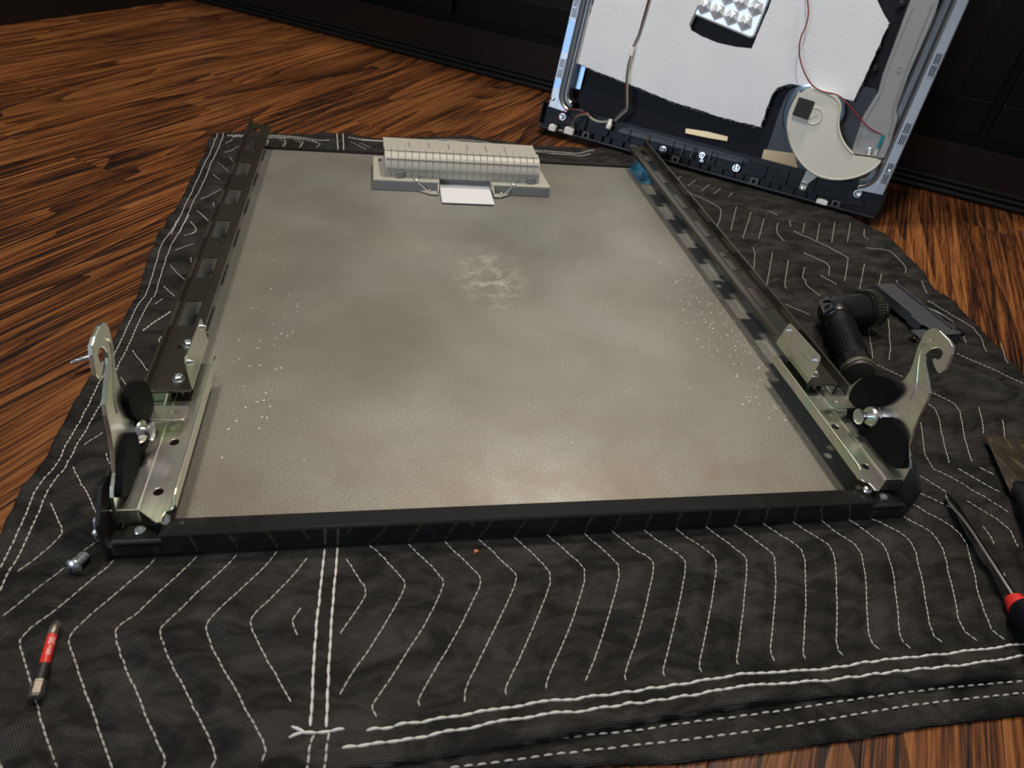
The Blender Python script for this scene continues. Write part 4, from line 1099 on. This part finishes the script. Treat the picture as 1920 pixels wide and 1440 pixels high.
MB().lathe([(0, .0028), (.006, .0026), (.007, .001)], gm @ Vector((.104, .049, .0085)), gm.to_3x3() @ Vector((.2, 1, 0)), 10).build('brass_screw', M['tape'], gp, smooth=True)

# putty knife
ka, kb = G(1843, 820, .0035), G(1896, 932, .0055)
kx = Vector((.30, .954, 0)).normalized(); ky = Vector((kx.y, -kx.x, 0))
pk_ = empty('putty_knife', (0, 0, 0)); tag(pk_, 'putty knife with worn steel blade and black handle at the right edge of the photo', 'putty knife')
f3 = lambda p, q: Vector((p, q, .0062))
bl = [ka.xy, (ka.xy + Vector((.068, -.014))), (kb.xy + Vector((.046, -.012))), kb.xy]
MB().prism([[tuple(p) for p in bl]], f3, (0, 0, .0011)).build('blade', M['blade'], pk_, bev=.0002)
h0 = kb + Vector((.021, -.005, 0)); hdx = Vector((-.58, -.81, 0)).normalized()
hn = Vector((-hdx.y, hdx.x, 0))
secs = []
for t, wv, hh in ((-.004, .0215, .005), (.0, .0225, .0075), (.006, .0228, .0085), (.035, .018, .009), (.06, .0135, .009), (.10, .0125, .009), (.12, .010, .007)):
    c_ = h0 + hdx * t
    secs.append([c_ + hn * (wv * math.cos(b_)) * (1) + Vector((0, 0, .0134 - c_.z + hh * math.sin(b_))) for b_ in [2 * math.pi * k / 16 for k in range(16)]])
MB().strip(secs, closed=True).build('handle', M['blackplastic'], pk_, smooth=True)

# pry screwdriver
d0, d1 = G(1776, 927, .0072), G(1900, 1122, .0115)
dx_ = (d1 - d0).normalized()
sd = empty('flat_screwdriver', (0, 0, 0)); tag(sd, 'flat blade screwdriver with red collar lying below the putty knife', 'screwdriver')
L_ = (d1 - d0).length
sn = Vector((-dx_.y, dx_.x, 0))
def sec_(t, w2, hh, k=4):
    c_ = d0 + dx_ * t
    return [c_ + sn * w2 * math.cos(b_) + Vector((0, 0, hh * math.sin(b_))) for b_ in [2 * math.pi * (k + .0) / 12 for k in range(12)]]
MB().strip([sec_(-.001, .0010, .0005), sec_(.003, .0030, .0007), sec_(.010, .0048, .0011), (sec_(.018, .0046, .0016)), sec_(.030, .0036, .0026), sec_(.045, .0033, .0032), sec_(L_ + .01, .0033, .0033)], closed=True).build('shaft', M['chrome'], sd, smooth=True)
MB().lathe([(L_ - .001, .0048), (L_, .0062), (L_ + .007, .0078), (L_ + .009, .0078)], d0, dx_, 24).build('red_collar', M['red'], sd, smooth=True)
MB().lathe([(L_ + .0085, .0078), (L_ + .012, .0105), (L_ + .018, .0130), (L_ + .030, .0105), (L_ + .045, .0118), (L_ + .10, .0130), (L_ + .11, .008), (L_ + .112, 0)], d0 + Vector((0, 0, .004)), dx_, 24).build('handle', M['blackplastic'], sd, smooth=True)

# impact bit
b0, b1 = G(106, 1164, .0066), G(66, 1308, .0066)
bx_ = (b1 - b0).normalized(); BL = (b1 - b0).length
ib = empty('impact_bit', (0, 0, 0)); tag(ib, 'red banded impact driver bit lying on the blanket at lower left', 'driver bit')
MB().lathe([(0, .0008), (.001, .0016), (.0018, .0019), (.004, .0028), (.0085, .0029), (.0095, .0024), (.0102, .0021)], b0, bx_, 20).build('tip', M['bitmetal'], ib, smooth=True)
fl_ = MB()
for k in range(4):
    a_ = math.pi / 2 * k; u_ = Vector((0, 0, 1)); u_ = (u_ - bx_ * u_.dot(bx_)).normalized(); v_ = bx_.cross(u_); rr = u_ * math.cos(a_) + v_ * math.sin(a_)
    fl_.tube([b0 + bx_ * -.0004 + rr * .0003, b0 + bx_ * .001 + rr * .0012, b0 + bx_ * .0045 + rr * .0026], [.0003, .0006, .0008], 4)
fl_.build('cross_tip', M['bitmetal'], ib)
red = MB().lathe([(.0098, .0024), (.0100, .0027), (.0285, .0027), (.0287, .0024)], b0, bx_, 24).build('red_band', M['red'], ib, smooth=True)
up_ = (CAM - (b0 + bx_ * .019)); up_ = (up_ - bx_ * up_.dot(bx_)).normalized(); lf_ = up_.cross(bx_)
for k, (t0, t1, w2) in enumerate(((.0125, .0170, .0009), (.0180, .0238, .0006))):
    pr = MB()
    n = 6
    for i in range(n):
        t = t0 + (t1 - t0) * i / n
        for j in (-1, 0, 1):
            if random.random() < .12: continue
            an = (j * .42 + random.uniform(-.06, .06)) * (w2 / .0009); an2 = an + .24 * (w2 / .0009)
            ps = []
            for tt, aa in ((t, an), (t, an2), (t + (t1 - t0) / n * .72, an2), (t + (t1 - t0) / n * .72, an)):
                ps.append(b0 + bx_ * tt + (up_ * math.cos(aa) + lf_ * math.sin(aa)) * .00274)
            vs = [pr.bm.verts.new(p) for p in ps]; pr.bm.faces.new(vs)
    pr.build('white_print', M['whiteprint'], red)
MB().lathe([(.0280, .0024), (.0286, .0034), (.0375, .0034), (.0385, .0030)], b0, bx_, 20).build('black_collar', M['bitblack'], ib, smooth=True)
MB().lathe([(.0375, .0026), (.0385, .0036), (BL - .0015, .0036), (BL, .0028)], b0, bx_, 6).build('hex_shank', M['bitmetal'], ib)

# loose screws
def screw(name, tip, head, label, group, r=.0026, hr=.0056, blunt=False):
    s = empty(name, (0, 0, 0)); tag(s, label, 'screw', group)
    d_ = (tip - head).normalized(); L = (tip - head).length
    MB().lathe([(-.0032, 0), (-.0030, .0022), (-.0022, hr * .8), (-.0008, hr), (.0002, hr), (.0004, r)], head, d_, 24).build('head', M['zincbright'], s, smooth=True)
    MB().lathe([(.0, r), (L * .72, r), (L * .78, r * .82), (L, .0003)] if not blunt else [(.0, r), (L - .001, r), (L, r * .75), (L + .0001, 0)], head, d_, 14).build('shank', M['zincbright'], s, smooth=True)
    th = MB(); P = []
    u_ = d_.orthogonal().normalized(); v_ = d_.cross(u_)
    for k in range(90):
        t = L * .02 + L * (.94 if blunt else .74) * k / 89; a_ = k * .72
        P.append(head + d_ * t + (u_ * math.cos(a_) + v_ * math.sin(a_)) * r)
    th.tube(P, .00042, 4); th.build('thread', M['zincbright'], s)
    MB().box((-.0010, -.0010, 0), (.0010, .0010, .0006), Matrix.Translation(head - d_ * .0034) @ d_.to_track_quat('Z', 'Y').to_matrix().to_4x4()).build('drive_recess', M['bitblack'], s)
    return s
G3 = 'loose zinc screws left of the panel'
screw('pan_head_screw', G(168, 1035, .0040), G(139, 1061, .0060), 'zinc pan head screw lying on the blanket in front of the near left corner', G3)
screw('pan_head_screw', G(180, 966, .0046), G(187, 998, .0062), 'zinc pan head screw half hidden behind the near left corner', G3, .0024, .0050)
screw('machine_screw', G(133, 680, .004), G(170, 668, .0050), 'threaded grey screw on the floor edge seen behind the left hook', G3, .0023, .0045, True)
# crumb of wood
q = G(892, 1034, .001)
cr = MB()
pts = [(q.x + .0016 * math.cos(a_) * k, q.y + .0016 * math.sin(a_) * k) for a_, k in ((0, 1.3), (1, .8), (2, 1.1), (3, .9), (4, 1.2), (5, .7))]
cr.prism([pts], lambda p, q_: Vector((p, q_, .0005)), (0.0003, 0, .0012))
co_ = cr.build('wood_crumb', M['crumb'])
tag(co_, 'tiny orange wood crumb on the blanket in front of the black bottom bar', 'crumb')
